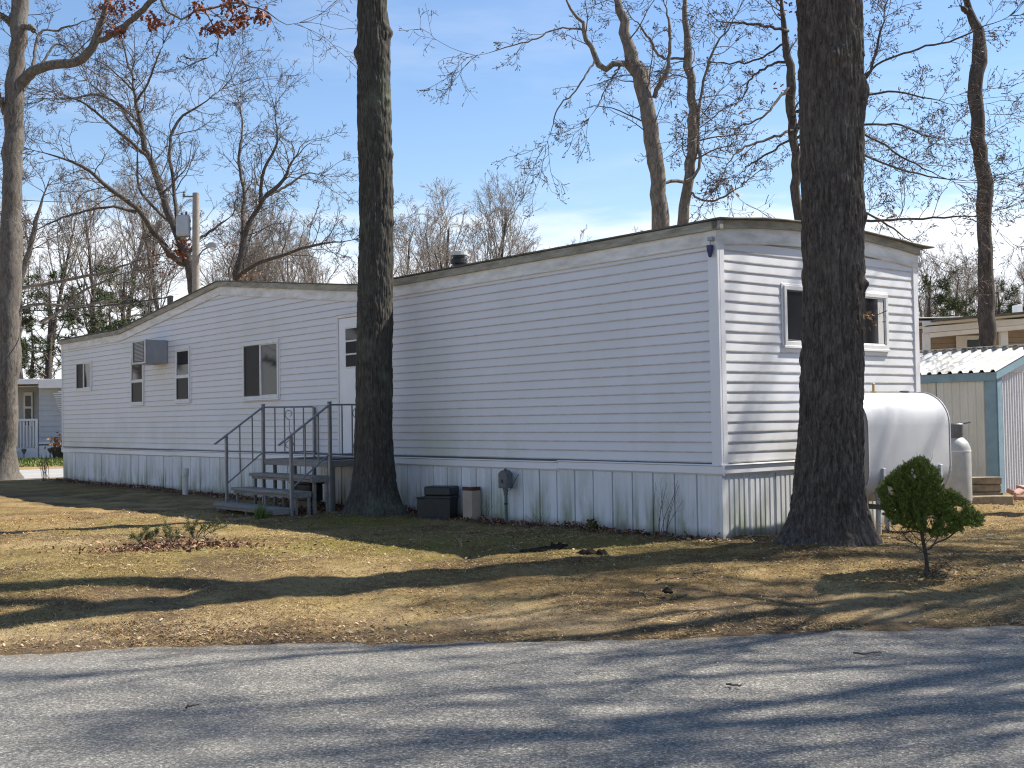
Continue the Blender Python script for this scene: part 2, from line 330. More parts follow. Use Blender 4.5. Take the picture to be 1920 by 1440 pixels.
    def prism(s, poly, z0, z1, ax='z'):                # polygon extruded along an axis
        n = len(poly)
        g = {'z': lambda a, b, c: (a, b, c), 'y': lambda a, b, c: (a, c, b), 'x': lambda a, b, c: (c, a, b)}[ax]
        return s.add([g(a, b, z) for z in (z0, z1) for a, b in poly],
                     [tuple(reversed(range(n))), tuple(range(n, 2*n))] + [(i, (i+1) % n, n+(i+1) % n, n+i) for i in range(n)])
    def build(s, name, mat, parent=None, smooth=False):
        me = bpy.data.meshes.new(name); me.from_pydata(s.v, [], s.f); me.update()
        import bmesh
        bm = bmesh.new(); bm.from_mesh(me); bmesh.ops.recalc_face_normals(bm, faces=bm.faces); bm.to_mesh(me); bm.free()
        o = link(name, me, mat, parent)
        if smooth:
            me.polygons.foreach_set('use_smooth', np.ones(len(me.polygons), bool)); me.set_sharp_from_angle(angle=rad(40))
        return o

# ------------------------------------------------------------------ ground
def road_edge(x):
    x = np.asarray(x, float); return 8.02 + .045*x + .10*vnoise(x*.9, x*0, s=3) + .05*vnoise(x*3.1, x*0, s=4)
TREE_B = np.array([3.045, 11.2]); TREE_A = np.array([-1.90, 15.42])
def ground_z(x, y):
    x = np.asarray(x, float); y = np.asarray(y, float); sdist = y-road_edge(x)
    z = .25*sstep(sdist, -.15, 3.4) - .012
    z = z + np.where(sdist > 0, 1, 0)*sstep(sdist, 0, .7)*(.035*fbm(x*.7, y*.7, s=11) + .030*fbm(x*2.2, y*2.2, s=21)+.016*fbm(x*7, y*7, s=25))
    z = z + .075*np.exp(-((x-TREE_B[0])**2+(y-TREE_B[1])**2)/.55) + .06*np.exp(-((x-TREE_A[0])**2+(y-TREE_A[1])**2)/.6)
    z = z + .05*np.exp(-((x+3.6)**2/.5+(y-12.4)**2/.3))
    return z
def gp(px, py, it=6):                                   # pixel to a point on the ground
    d = ray(px, py); z = .2
    for _ in range(it):
        t = (z-CAMZ)/d[2]; p = d*t; z = float(ground_z(p[0], p[1]))
    p = d*(z-CAMZ)/d[2]; p[2] = z; return p
def axis_pts(lo, hi, fine_lo, fine_hi, step, coarse):
    a = np.arange(fine_lo, fine_hi, step); l = []; q = fine_lo; s = step
    while q > lo: s = min(s*1.22, coarse); q -= s; l.append(q)
    r = []; q = fine_hi; s = step
    while q < hi: s = min(s*1.22, coarse); q += s; r.append(q)
    return np.array(l[::-1]+list(a)+r)
gx = axis_pts(-420, 420, -8, 7.5, .055, 40); gy = axis_pts(-60, 620, 7.2, 17.5, .055, 40)
X, Y = np.meshgrid(gx, gy); Z = ground_z(X, Y)
def strip_d(x, y): return (x+11.28)*-.527 + (y-27.55)*.85      # far lane: 0 at its near edge, 6 at its far one
nx, ny = len(gx), len(gy); idx = np.arange(nx*ny).reshape(ny, nx)
Fq = np.stack([idx[:-1, :-1], idx[:-1, 1:], idx[1:, 1:], idx[1:, :-1]], -1).reshape(-1, 4)
me = mesh_np('ground', np.stack([X, Y, Z], -1).reshape(-1, 3), Fq)
U_ = ((X-CORN[0])*DU[0]+(Y-CORN[1])*DU[1]); W_ = -((X-CORN[0])*DV[0]+(Y-CORN[1])*DV[1])
moss = np.clip(1.1*np.exp(-((X-TREE_A[0])**2+(Y-TREE_A[1]+.6)**2)/1.2) + .75*np.exp(-((X+.2)**2/5+(Y-12.2)**2/1.6)) + .35*np.exp(-((X-1.2)**2/3+(Y-11.2)**2/.5)) + .42*sstep(fbm(X*.6, Y*1.1, s=31), .08, .40)*sstep(-X, -2.5, 1.0), 0, 1)
moss *= sstep(Y-road_edge(X), .8, 2.2)
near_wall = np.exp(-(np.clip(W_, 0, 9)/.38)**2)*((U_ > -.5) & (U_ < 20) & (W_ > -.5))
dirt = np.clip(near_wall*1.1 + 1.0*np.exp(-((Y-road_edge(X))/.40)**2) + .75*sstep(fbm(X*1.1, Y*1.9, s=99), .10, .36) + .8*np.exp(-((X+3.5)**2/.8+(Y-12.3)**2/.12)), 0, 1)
straw_ = np.clip(np.exp(-((Y-road_edge(X)-.55)/.55)**2)*(.5+fbm(X*1.4, Y*1.4, s=93)), 0, 1)
for nm, arr in (('moss', moss), ('dirt', dirt), ('straw', straw_)):
    at_ = me.attributes.new(nm, 'FLOAT', 'POINT'); at_.data.foreach_set('value', arr.ravel().astype(np.float32))
g = link('ground', me, 'lawn', smooth=True); tag(g, 'dry mossy lawn with patchy tan grass between road and home', 'ground', kind='structure')
# near road: sheet slightly above the sunken ground, following the ragged edge
rx = np.concatenate([[-60, -30, -15], np.arange(-8, 8, .05), [15, 30, 60]]); re = road_edge(rx)+.045*vnoise(rx*9, rx*0, s=41)+.02*vnoise(rx*19, rx*0, s=42)
ts = np.concatenate([[0, .05, .12, .25, .5, 1], np.arange(1.5, 9, .5), [15, 30]])
RX, TS = np.meshgrid(rx, ts); RY = re[None, :]-TS
RZ = .004 + .012*fbm(RX*.35, RY*.35, s=5) - .012*np.exp(-TS/.06) + .022*sstep(TS, 0, 1.2)
n2, n1 = RX.shape; idx = np.arange(n1*n2).reshape(n2, n1)
Fq = np.stack([idx[:-1, :-1], idx[1:, :-1], idx[1:, 1:], idx[:-1, 1:]], -1).reshape(-1, 4)
me = mesh_np('road', np.stack([RX, RY, RZ], -1).reshape(-1, 3), Fq); at_ = me.attributes.new('edge', 'FLOAT', 'POINT'); at_.data.foreach_set('value', np.exp(-TS/.16).ravel().astype(np.float32))
o = link('road', me, 'asphalt', smooth=True); tag(o, 'worn grey asphalt road in the foreground', 'road', kind='structure')
# lane behind the left end
b = MB(); dr = np.array([.85, .527]); nn = np.array([-.527, .85]); base = np.array([-11.28, 27.55])
pl = [base+dr*t+nn*q for t, q in ((-60, 0), (60, 0), (60, 6), (-60, 6))]
b.prism([tuple(p) for p in pl], .10, .262); o = b.build('lane', 'far_asphalt'); tag(o, 'pale side lane beyond the far end of the white home', 'road', kind='structure')

# ------------------------------------------------------------------ mobile home
LEN, WID = 19.55, 3.55
home = thing('mobile_home', 'long white vinyl sided mobile home with low gable over its long wall', 'mobile home', tuple(CORN), -YAW)
# local frame: x = -u (towards the near corner), y into the home, z up
U0, UP, U1, ZE, ZP = 6.60, 11.28, 15.98, 3.43, 3.96
def gable(u): return ZE + np.maximum(0, np.minimum((u-U0)/(UP-U0), (U1-u)/(U1-UP)))*(ZP-ZE)
b = MB(); core = [(-LEN+.02, .7), (-.02, .7), (-.02, 3.36), (-U0, 3.36), (-UP, 3.88), (-U1, 3.36), (-LEN+.02, 3.36)]
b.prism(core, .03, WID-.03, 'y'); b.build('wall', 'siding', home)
EXPO, Z0 = .1016, 1.014
def board(u0, u1, z0, end=False, k=0, seg=8, hh=EXPO):
    """one lap board; along the long wall (u) or the end wall (v)"""
    t = np.linspace(u0, u1, seg+1); amp = .0011
    w = amp*vnoise(t*2.3+k*7.1, t*0+k, s=51); dz = .0016*vnoise(t*1.1+k*3.3, t*0+k, s=52)
    prof = [(0.0, .004), (.0080, .003), (.0106, -.001), (.0112, .006), (.0022, hh+.004), (0, hh+.004)]
    V = []
    for i in range(seg+1):
        for (o_, zq) in prof:
            out_ = o_ + (w[i] if o_ > .001 else 0)
            V.append((-t[i], -out_, z0+zq+dz[i]) if not end else (out_, t[i], z0+zq+dz[i]))
    n = len(prof); Fc = []
    for i in range(seg):
        for j in range(n-1): Fc.append((i*n+j, i*n+j+1, (i+1)*n+j+1, (i+1)*n+j))
    Fc += [tuple(range(n)), tuple(reversed(range(seg*n, seg*n+n)))]
    m_ = MB(); m_.add(V, Fc); return m_
k = 0
openings = []     # the boards run behind frames, windows sit proud of them
for row in range(28):
    z0 = Z0+row*EXPO
    # clip by the fascia line
    us = np.linspace(.09, LEN-.03, 400); ok = gable(us)-.22 > z0+.01
    if not ok.any(): break
    ua, ub = us[ok][0], us[ok][-1]
    if ua > .2: ua -= .12; ub += .12
    off = (row % 2)*1.83 + .3*((row*7) % 5)/5
    cuts = [ua]+[c for c in np.arange(off+1.1, LEN, 3.66) if ua+.4 < c < ub-.4]+[ub]
    for a, c in zip(cuts[:-1], cuts[1:]):
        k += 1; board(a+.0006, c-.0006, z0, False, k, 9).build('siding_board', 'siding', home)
for row in range(22):
    z0 = Z0+row*EXPO; hh = min(EXPO, 3.26-z0)
    if hh < .03: break
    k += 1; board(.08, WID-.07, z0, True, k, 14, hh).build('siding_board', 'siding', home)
# corner posts, trim band, fascia and roof edge
b = MB(); b.cbox(-.105, .022, -.022, .012, .985, 3.215); b.cbox(-.012, .0225, .0125, .085, .985, 3.215); b.build('corner_post', 'trim_white', home)
b = MB(); b.cbox(-.012, .022, WID-.075, WID+.022, .985, 3.26); b.build('corner_post', 'trim_white', home)
b = MB(); b.cbox(-LEN-.02, -LEN+.035, -.022, .05, .985, 3.23); b.build('corner_post', 'trim_white', home)
def band(u0, u1, dz, end=False):
    prof = [(0, .885), (.020, .885), (.034, .905), (.030, .975), (.045, .985), (.040, .996), (0, .996)]
    b = MB(); n = len(prof)
    V = [((-u, -o_, z+dz) if not end else (o_, u, z+dz)) for u in (u0, u1) for o_, z in prof]
    b.add(V, [tuple(range(n)), tuple(reversed(range(n, 2*n)))]+[(i, (i+1) % n, n+(i+1) % n, n+i) for i in range(n)]); return b
for u0, u1, dz in ((-.045, 2.43, .006), (2.432, 6.1, -.006), (6.102, 9.75, -.010), (9.752, 13.4, -.004), (13.402, 17.0, -.012), (17.002, LEN+.02, -.008)):
    band(u0, u1, dz).build('trim_board', 'trim_white', home)
band(.002, 1.9, .006, True).build('trim_board', 'trim_white', home); band(1.902, WID+.02, .003, True).build('trim_board', 'trim_white', home)
b = MB(); b.box(-LEN+.04, -.106, -.006, .03, .990, 1.013); b.build('gap_shade_strip', 'frame_dark', home)  # dark strip standing in for the shade in the gap above the trim
def fascia(us, h0, h1, out0, out1, name, mat):
    b = MB(); n = len(us); V = []
    for u in us:
        g_ = float(gable(u)); V += [(-u, -out0, g_+h0), (-u, -out1, g_+h0), (-u, -out1, g_+h1), (-u, -out0, g_+h1)]
    Fc = []
    for i in range(n-1):
        for j in range(4): Fc.append((i*4+j, i*4+(j+1) % 4, (i+1)*4+(j+1) % 4, (i+1)*4+j))
    Fc += [(0, 1, 2, 3), tuple(4*(n-1)+q for q in (3, 2, 1, 0))]
    b.add(V, Fc); return b.build(name, mat, home)
for us in ([-.02, 3.0], [3.003, U0], [U0+.003, 8.9], [8.903, UP], [UP+.003, 13.6], [13.603, U1], [U1+.003, LEN+.02]):
    fascia(us, -.235, -.085, .0, .026, 'fascia_board', 'fascia')
    fascia(us, -.228, -.222, .0, .031, 'fascia_lip', 'fascia')
for us in ([-.10, 3.3], [3.302, U0, 7.0], [7.002, UP], [UP+.002, 15.0], [15.002, U1, LEN+.06]):
    fascia(us, -.088, .0, .01, .060, 'drip_edge', 'drip_edge')
def crown(v): return .10*(1-((v-1.78)/1.84)**2)
vs_ = np.linspace(-.02, WID+.02, 9)
def endfascia(va, vb, h0, h1, out, name, mat):
    b = MB(); vv = np.linspace(va, vb, 10); V = []
    for v in vv:
        g_ = ZE+crown(v); V += [(-.01, v, g_+h0), (out, v, g_+h0), (out, v, g_+h1), (-.01, v, g_+h1)]
    Fc = [(i*4+j, i*4+(j+1) % 4, (i+1)*4+(j+1) % 4, (i+1)*4+j) for i in range(9) for j in range(4)]+[(0, 1, 2, 3), (39, 38, 37, 36)]
    b.add(V, Fc); return b.build(name, mat, home)
endfascia(-.02, 2.1, -.245, -.075, .026, 'fascia_board', 'fascia'); endfascia(2.103, WID+.03, -.245, -.075, .026, 'fascia_board', 'fascia')
endfascia(.08, WID, -.238, -.231, .032, 'fascia_lip', 'fascia'); endfascia(-.06, WID+.03, -.08, .0, .062, 'drip_edge', 'drip_edge')
# roof skin: bowed, with the cross gable
uu = np.unique(np.concatenate([np.linspace(-.115, U0, 12), np.linspace(U0, U1, 25), np.linspace(U1, LEN+.1, 8), [UP]])); vv = np.linspace(-.075, WID+.25, 18)
UU, VV = np.meshgrid(uu, vv); cr = np.where(VV < 0, crown(0), crown(VV))
ZZ = np.maximum(ZE+cr+.004, gable(UU)+.004*1.0+.02*sstep(VV, 0, 1)) + .012*fbm(UU*.8, VV*1.5, s=61)*sstep(VV, .05, .5)
n2, n1 = UU.shape; idx = np.arange(n1*n2).reshape(n2, n1)
top = np.stack([-UU, VV, ZZ+.014], -1).reshape(-1, 3); bot = np.stack([-UU, VV, ZZ-.004], -1).reshape(-1, 3); K = n1*n2
qf = np.stack([idx[:-1, :-1], idx[1:, :-1], idx[1:, 1:], idx[:-1, 1:]], -1).reshape(-1, 4)
ring = np.concatenate([idx[0, :], idx[1:, -1], idx[-1, -2::-1], idx[-2:0:-1, 0]]); rn = np.roll(ring, -1)
roof = link('roof', mesh_np('roof', np.concatenate([top, bot]), np.concatenate([qf, qf[:, ::-1]+K, np.stack([ring, rn, rn+K, ring+K], -1)])), 'roofing', home)
b = MB(); b.lathe([(.085, 3.45), (.085, 3.74), (.12, 3.76), (.12, 3.82), (.09, 3.835), (.09, 3.87)], 16, (-5.93, 1.2)); b.build('flue_pipe', 'black_plastic', roof)
b = MB(); b.lathe([(.125, 3.872), (.13, 3.88), (.13, 3.925), (.05, 3.94)], 16, (-5.93, 1.2)); b.build('flue_cap', 'ac_light', roof)
# skirting panels
def skirt(u0, u1, ribs, end=False, k=0):
    b = MB(); wd = u1-u0; prof = [(0, -.012), (.007, -.012), (.010, .013)]; n = ribs
    for i in range(n):
        a = .012+(wd-.024)*i/n; c = .012+(wd-.024)*(i+1)/n
        prof += [(a+(c-a)*.06, .013), (c-(c-a)*.30, .013), (c-(c-a)*.20, .0065), (c-(c-a)*.10, .0065)]
    prof += [(wd-.010, .013), (wd-.007, -.012), (wd, -.012)]
    tilt = .004*math.sin(k*12.9); V = []
    for z in (.06, .90):
        for a, o_ in prof:
            q = o_ + tilt*(1 if z < .5 else 0)+.003*(k % 2)
            V.append((-(u0+a), -q, z) if not end else (q, u0+a, z))
    m_ = len(prof); b.add(V, [(i, i+1, m_+i+1, m_+i) for i in range(m_-1)])
    return b.build('skirting_panel', 'skirting', home)
u = .012; k = 0
while u < LEN-.05:
    wd = .305 if u < 6.4 else .406
    u1 = min(u+wd, LEN); skirt(u, u1, 2 if u < 6.4 else (2 if u > 10 else 5), False, k); u = u1+.002; k += 1
v = .012
while v < WID-.05:
    v1 = min(v+.406, WID); skirt(v, v1, 5, True, k); v = v1+.002; k += 1
b = MB(); b.box(-LEN+.02, -.02, .02, WID-.02, .02, .72); b.build('underpinning', 'frame_dark', home)
b = MB(); b.cbox(-.02, .02, -.02, .02, .06, .89); b.build('skirting_corner', 'skirting', home)
# windows
def window(u0, u1, z0, z1, split, end=False, mats=('glass_screen', 'glass_dark'), fw=.045, at_=.5, curtain=False):
    def P(a, o_, z): return (-a, -o_, z) if not end else (o_, a, z)
    def bx(b, a0, a1, o0, o1, zz0, zz1):
        if not end: b.cbox(-a1, -a0, -o1, -o0, zz0, zz1, .003)
        else: b.cbox(o0, o1, a0, a1, zz0, zz1, .003)
    b = MB()
    bx(b, u0, u1, .004, .034, z0, z0+fw); bx(b, u0, u1, .004, .034, z1-fw, z1)
    bx(b, u0, u0+fw, .004, .0335, z0+fw, z1-fw); bx(b, u1-fw, u1, .004, .0335, z0+fw, z1-fw)
    wn = b.build('window', 'window_frame', home)
    b = MB(); bx(b, u0-.03, u1+.03, .004, .018, z1, z1+.022); bx(b, u0-.03, u0, .004, .0175, z0-.02, z1); bx(b, u1, u1+.03, .004, .0175, z0-.02, z1); bx(b, u0-.02, u1+.02, .004, .040, z0-.028, z0-.001)
    b.build('casing', 'trim_white', wn)
    a0, a1, c0, c1 = u0+fw, u1-fw, z0+fw, z1-fw
    if split == 'v':
        mid = a0+(a1-a0)*at_; b = MB(); bx(b, mid-.017, mid+.017, .012, .030, c0, c1); b.build('mullion', 'window_frame', wn); halves = [(a0, mid-.017, c0, c1), (mid+.017, a1, c0, c1)]
    else:
        mid = c0+(c1-c0)*at_; b = MB(); bx(b, a0, a1, .012, .031, mid-.022, mid+.022); b.build('meeting_rail', 'window_frame', wn); halves = [(a0, a1, c0, mid-.022), (a0, a1, mid+.022, c1)]
    for i, (p0, p1, q0, q1) in enumerate(halves):
        b = MB(); s_ = .016
        for r in ((p0, p1, q0, q0+s_), (p0, p1, q1-s_, q1), (p0, p0+s_, q0+s_, q1-s_), (p1-s_, p1, q0+s_, q1-s_)): bx(b, r[0], r[1], .006, .023, r[2], r[3])
        b.build('sash', 'frame_dark' if mats[i] == 'glass_screen' else 'window_frame', wn)
        b = MB(); bx(b, p0+.01, p1-.01, .002, .0165, q0+.01, q1-.01); b.build('pane', mats[i], wn)
        if curtain and i == 1:
            b = MB(); bx(b, p1-.14, p1-.03, .0167, .0185, q0+.02, q1-.02); b.build('curtain_edge', 'curtain', wn)
    return wn
window(17.64, 18.60, 2.26, 2.885, 'v', mats=('glass_dark', 'glass_screen'))
window(14.74, 15.39, 1.89, 2.87, 'h', mats=('glass_screen', 'glass_dark'), at_=.46)
window(12.56, 13.19, 1.895, 2.885, 'h', mats=('glass_screen', 'glass_dark'), at_=.46)
window(9.16, 10.42, 1.88, 2.815, 'v', mats=('glass_dark', 'glass_screen'))
window(1.02, 2.92, 2.215, 2.85, 'v', True, mats=('glass_screen', 'glass_dark'), curtain=True)
# door
b = MB(); b.cbox(-7.27, -6.41, -.030, .0, 1.02, 3.0); door = b.build('door', 'door_paint', home)
b = MB(); b.cbox(-7.315, -7.272, -.045, 0, 1.0, 3.05); b.cbox(-6.408, -6.365, -.045, 0, 1.0, 3.05); b.cbox(-7.271, -6.409, -.045, 0, 3.004, 3.05); b.cbox(-7.33, -6.35, -.06, 0, 3.051, 3.075); b.build('door_frame', 'window_frame', door)
b = MB(); b.cbox(-7.31, -6.37, -.07, -.001, .998, 1.018); b.build('threshold', 'ac_metal', door)
b = MB(); z_ = 2.27
for q in range(4): b.cbox(-7.07, -6.61, -.038, -.0305, z_+q*.193-.012, z_+q*.193+.012, .002)
b.cbox(-7.085, -7.0705, -.038, -.0305, z_-.012, z_+.591, .002); b.cbox(-6.6095, -6.595, -.038, -.0305, z_-.012, z_+.591, .002); b.build('lite_frame', 'window_frame', door)
for q in range(3):
    b = MB(); b.box(-7.069, -6.611, -.034, -.0304, z_+q*.193+.013, z_+(q+1)*.193-.013); b.build('pane', 'glass_dark' if q == 2 else 'glass_screen', door)
b = MB(); b.tube([(-6.50, -.03, 1.98), (-6.50, -.07, 1.98)], .022, 10); b.build('door_handle', 'ac_light', door)
# corner socket with blue cup, rear corner cable box
b = MB(); b.cbox(-.06, .0, -.075, -.027, 3.235, 3.275); b.tube([(-.03, -.06, 3.24), (-.025, -.065, 3.21), (-.035, -.06, 3.18)], .006, 6); b.build('lamp_socket', 'ac_metal', home)
b = MB(); b.lathe([(.036, 3.19), (.034, 3.15), (.018, 3.08), (.008, 3.07)], 12, (-.035, -.062)); b.build('lamp_cup', 'blue_plastic', home)
b = MB(); b.cbox(-.02, .03, WID+.024, WID+.12, 3.22, 3.27); b.build('cable_bracket', 'ac_metal', home)
# wall streaks and the green algae patch above the cooler live in the siding material; the cooler itself:
ac = thing('air_conditioner', 'grey box air conditioner sticking out of the long white wall', 'air conditioner', tuple(T(13.9, 0, 0)), -YAW)
b = MB(); b.cbox(-.33, .33, -.43, -.012, 2.635, 3.075, .01); b.build('casing', 'ac_metal', ac)
b = MB(); b.cbox(-.335, .335, -.452, -.43, 2.63, 2.665); b.cbox(-.335, .335, -.452, -.43, 3.045, 3.08); b.cbox(-.335, -.28, -.4515, -.43, 2.6655, 3.0445); b.cbox(.28, .335, -.4515, -.43, 2.6655, 3.0445); b.build('face_frame', 'ac_light', ac)
b = MB(); b.box(-.279, .279, -.440, -.4305, 2.666, 3.044); coil = b.build('coil', 'black_plastic', ac)
for i in range(14):
    b = MB(); zc = 2.69+i*.0255; b.box(-.2, .24, -.447, -.4405, zc, zc+.013); b.build('louver', 'ac_metal', ac)

# ------------------------------------------------------------------ entry steps
st = thing('entry_steps', 'grey weathered wooden entry steps with metal scroll railing below the door', 'steps', tuple(T(7.05, 0, 0)), -YAW)
def SX(u): return -(u-7.05)
UF, UN = 7.95, 6.15                                    # far and near side
PL, WP = .955, .87
b = MB(); n = 6
for i in range(n):
    w0 = .05+(WP-.05)*i/n; w1 = .05+(WP-.05)*(i+1)/n-.006
    b = MB(); b.cbox(SX(UF), SX(UN), -w1, -w0, PL-.03, PL-.002*(i % 2)); b.build('deck_board', 'step_wood', st)
b = MB(); b.cbox(SX(UF)-.002, SX(UN)+.002, -WP-.035, -WP+.002, PL-.085, PL+.003); b.cbox(SX(UN)+.0025, SX(UN)+.038, -WP-.03, -.03, PL-.085, PL+.002); b.cbox(SX(UF)-.038, SX(UF)-.0025, -WP-.03, -.03, PL-.085, PL+.002); b.build('deck_frame', 'step_wood', st)
b = MB(); b.box(SX(7.5), SX(6.5), -.62, -.12, PL+.004, PL+.014); b.build('door_mat', 'black_plastic', st)
levels = [(.36, 1.44, 1.73), (.565, 1.16, 1.445), (.76, .875, 1.165)]
for i, (z, w0, w1) in enumerate(levels):
    xa, xb = SX(UF), SX(UN)
    b = MB(); b.cbox(xa, xb, -w1, -(w0+(w1-w0)*.5+.004), z-.042, z); b.build('tread', 'step_wood', st)
    b = MB(); b.cbox(xa, xb, -(w0+(w1-w0)*.5-.004), -w0-.004, z-.042, z-.002); b.build('tread', 'step_wood', st)
    b = MB(); b.cbox(xb+.0005, xb+.036, -w1+.002, -w0-.006, z-.085, z-.004); b.build('tread_end', 'step_wood', st)
    b = MB(); b.cbox(xa+.03, xb-.03, -w1+.03, -w1+.062, z-.082, z-.0425); b.build('tread_bearer', 'step_wood', st)
    for x in (xa+.02, (xa+xb)/2-.02, xb-.06):
        b = MB(); b.cbox(x, x+.04, -w1+.065, -w1+.105, .16, z-.043); b.build('leg', 'step_wood', st)
    b = MB(); b.cbox(xb-.02, xb+.018, -w0-.05, -w0-.012, .16, z-.086); b.build('leg', 'step_wood', st)
b = MB(); b.cbox(SX(UN)-.01, SX(UN)+.03, -1.70, -.2, .17, .235); b.build('base_rail', 'step_wood', st)
b = MB(); b.cbox(SX(UF)-.03, SX(UF)+.01, -1.70, -.2, .17, .235); b.build('base_rail', 'step_wood', st)
for x in (SX(UF)+.05, SX(7.3), SX(6.75), SX(UN)-.09):
    b = MB(); b.cbox(x, x+.045, -.80, -.755, .16, PL-.031); b.build('leg', 'step_wood', st)
RT = 1.715                                             # rail top at the platform
for sx, side in ((SX(UF)-.06, 'far'), (SX(UN)+.062, 'near')):
    b = MB(); b.cbox(sx-.022, sx+.022, -WP-.045, -WP-.001, .30 if side == 'far' else .18, RT+.03); b.build('post', 'rail_metal', st)
    b = MB(); b.cbox(sx-.027, sx+.027, -WP-.05, -WP+.004, RT+.0305, RT+.045); b.build('post_cap', 'rail_metal', st)
    b = MB(); b.cbox(sx-.020, sx+.020, -1.50, -1.46, .22, 1.305); b.build('post', 'rail_metal', st)
    b = MB(); b.cbox(sx-.02, sx+.02, -.06, -.02, PL-.05, RT-.005); b.build('post', 'rail_metal', st)
    b = MB(); b.bar((sx, -WP+.003, RT), (sx, -.062, RT), .036, .022); b.build('handrail', 'rail_metal', st)
    b = MB(); b.bar((sx, -WP+.003, PL+.085), (sx, -.062, PL+.085), .025, .018); b.build('lower_rail', 'rail_metal', st)
    b = MB(); b.bar((sx, -WP-.02, RT+.005), (sx, -1.66, 1.19), .042, .020); b.build('handrail', 'rail_metal', st)
    b = MB(); b.bar((sx, -WP-.047, PL+.085), (sx, -1.458, .63), .022, .016); b.build('lower_rail', 'rail_metal', st)
    for i in range(4):
        w = .062+(WP-.07)*(i+1)/5; b = MB(); b.cbox(sx-.009, sx+.009, -w-.009, -w+.009, PL+.095, RT-.012, .002); b.build('baluster', 'rail_metal', st)
    for w in (1.07, 1.27):
        f_ = (w-.89)/(1.66-.89); zt = RT-(RT-1.19)*f_-.012; zb = PL+.085-(PL+.085-.63)*((w-.917)/(1.458-.917))
        b = MB(); b.cbox(sx-.009, sx+.009, -w-.009, -w+.009, zb+.006, zt, .002); b.build('baluster', 'rail_metal', st)
    # S-shaped scroll between the middle balusters
    pts = []; wc = .062+(WP-.07)*.5; R = .066; zt, zb = RT-.115, PL+.19
    for a in np.linspace(-250, 90, 30): pts.append((sx, -(wc+R*(.35+.65*min(1, (a+250)/160))*math.sin(rad(a+90))), zt+R*(.35+.65*min(1, (a+250)/160))*math.cos(rad(a+90))))
    pts.append((sx, -(wc), (zt+zb)/2))
    for a in np.linspace(90, 430, 30): pts.append((sx, -(wc-R*(.35+.65*min(1, (430-a)/160))*math.sin(rad(a))*1.0), zb-R*(.35+.65*min(1, (430-a)/160))*math.cos(rad(a)-math.pi/2+math.pi/2)))
    b = MB(); b.tube(pts, .0055, 6); b.build('scroll', 'rail_metal', st)
# things under / behind the steps
t = thing('planter_box', 'dark plastic planter box stored behind the entry steps', 'box', tuple(T(7.35, .55, float(ground_z(*T(7.35, .55)[:2])))), -YAW)
b = MB(); b.cbox(-.28, .28, -.11, .11, .14, .38, .012); b.build('body', 'black_plastic', t); b = MB(); b.cbox(-.30, .30, -.13, .13, .381, .405); b.build('rim', 'black_plastic', t)
b = MB(); b.cbox(-.2, .2, -.09, .09, -.03, .139); b.build('foot_block', 'timber', t)
t = thing('spare_board', 'pale loose board lying under the entry steps', 'board', tuple(T(7.5, 1.0, float(ground_z(*T(7.5, 1.0)[:2])))), -YAW+.1)
b = MB(); b.cbox(-.75, .5, -.07, .07, .0, .03); b.build('plank', 'ac_light', t); b = MB(); b.cbox(-.3, -.22, -.06, .06, -.04, -.001); b.build('batten', 'timber', t)

# ------------------------------------------------------------------ small things along the wall
def on(u, w): return tuple(T(u, w, float(ground_z(*T(u, w)[:2]))))
t = thing('cleanout_pipe', 'short capped white plastic pipe standing in the grass by the skirting', 'pipe', on(12.15, .30), -YAW)
b = MB(); b.tube([(0, 0, -.1), (.004, 0, .37)], .052, 18); b.build('pipe', 'pipe_pvc', t, True)
b = MB(); b.lathe([(.062, .325), (.064, .35), (.064, .44), (.056, .45)], 18); b.build('cap', 'pipe_pvc', t, True)
t = thing('storage_bin', 'dark green black lidded storage bin against the white skirting', 'storage bin', on(4.38, .28), -YAW+.50)
t.scale = (.56, .72, .86)
b = MB(); b.add([(x*(1 if z > .2 else .92), y*(1 if z > .2 else .9), z) for z in (.02, .33) for x, y in ((-.31, -.17), (.31, -.17), (.31, .17), (-.31, .17))], [(3, 2, 1, 0), (4, 5, 6, 7)]+[(i, (i+1) % 4, 4+(i+1) % 4, 4+i) for i in range(4)]); b.build('body', 'black_plastic', t)
b = MB(); b.cbox(-.33, .33, -.19, .19, .335, .47, .02); b.build('lid', 'black_plastic', t)
b = MB(); b.cbox(-.335, .335, -.193, .193, .30, .332, .008); b.build('rim', 'black_plastic', t)
b = MB(); b.cbox(-.36, .36, -.2, .2, -.03, .018, .01); b.build('base', 'black_plastic', t)
t = thing('black_tray', 'small black tray leaning at the far end of the dark storage bin', 'tray', on(4.66, .34), -YAW+.5)
t.scale = (.8, .8, .8)
b = MB(); b.cbox(-.10, .10, -.10, .10, -.02, .29, .012); b.build('body', 'black_plastic', t); b = MB(); b.cbox(-.115, .115, -.115, .115, .2905, .31); b.build('rim', 'black_plastic', t)
t = thing('tan_box', 'tan open topped box standing against the skirting beside the dark bin', 'box', on(3.95, .13), -YAW+.05)
t.scale = (.64, .8, .93)
for a in ((-.14, .14, -.09, -.078), (-.14, .14, .078, .09), (-.14, -.128, -.0775, .0775), (.128, .14, -.0775, .0775)):
    b = MB(); b.cbox(a[0], a[1], a[2], a[3], -.02, .415, .003); b.build('side', 'cream_box', t)
b = MB(); b.cbox(-.142, .142, -.092, -.08, .38, .43, .002); b.cbox(.13, .142, -.079, .092, .38, .43, .002); b.box(-.127, .127, -.077, .077, .36, .40); b.build('rusty_rim', 'rust', t)
t = thing('utility_box', 'grey utility box on a green post in front of the white skirting', 'utility box', on(3.27, .13), -YAW)
t.scale = (.74, .8, .84)
b = MB(); b.tube([(0, 0, -.2), (0, 0, .46)], .022, 12); b.build('post', 'util_green', t, True)
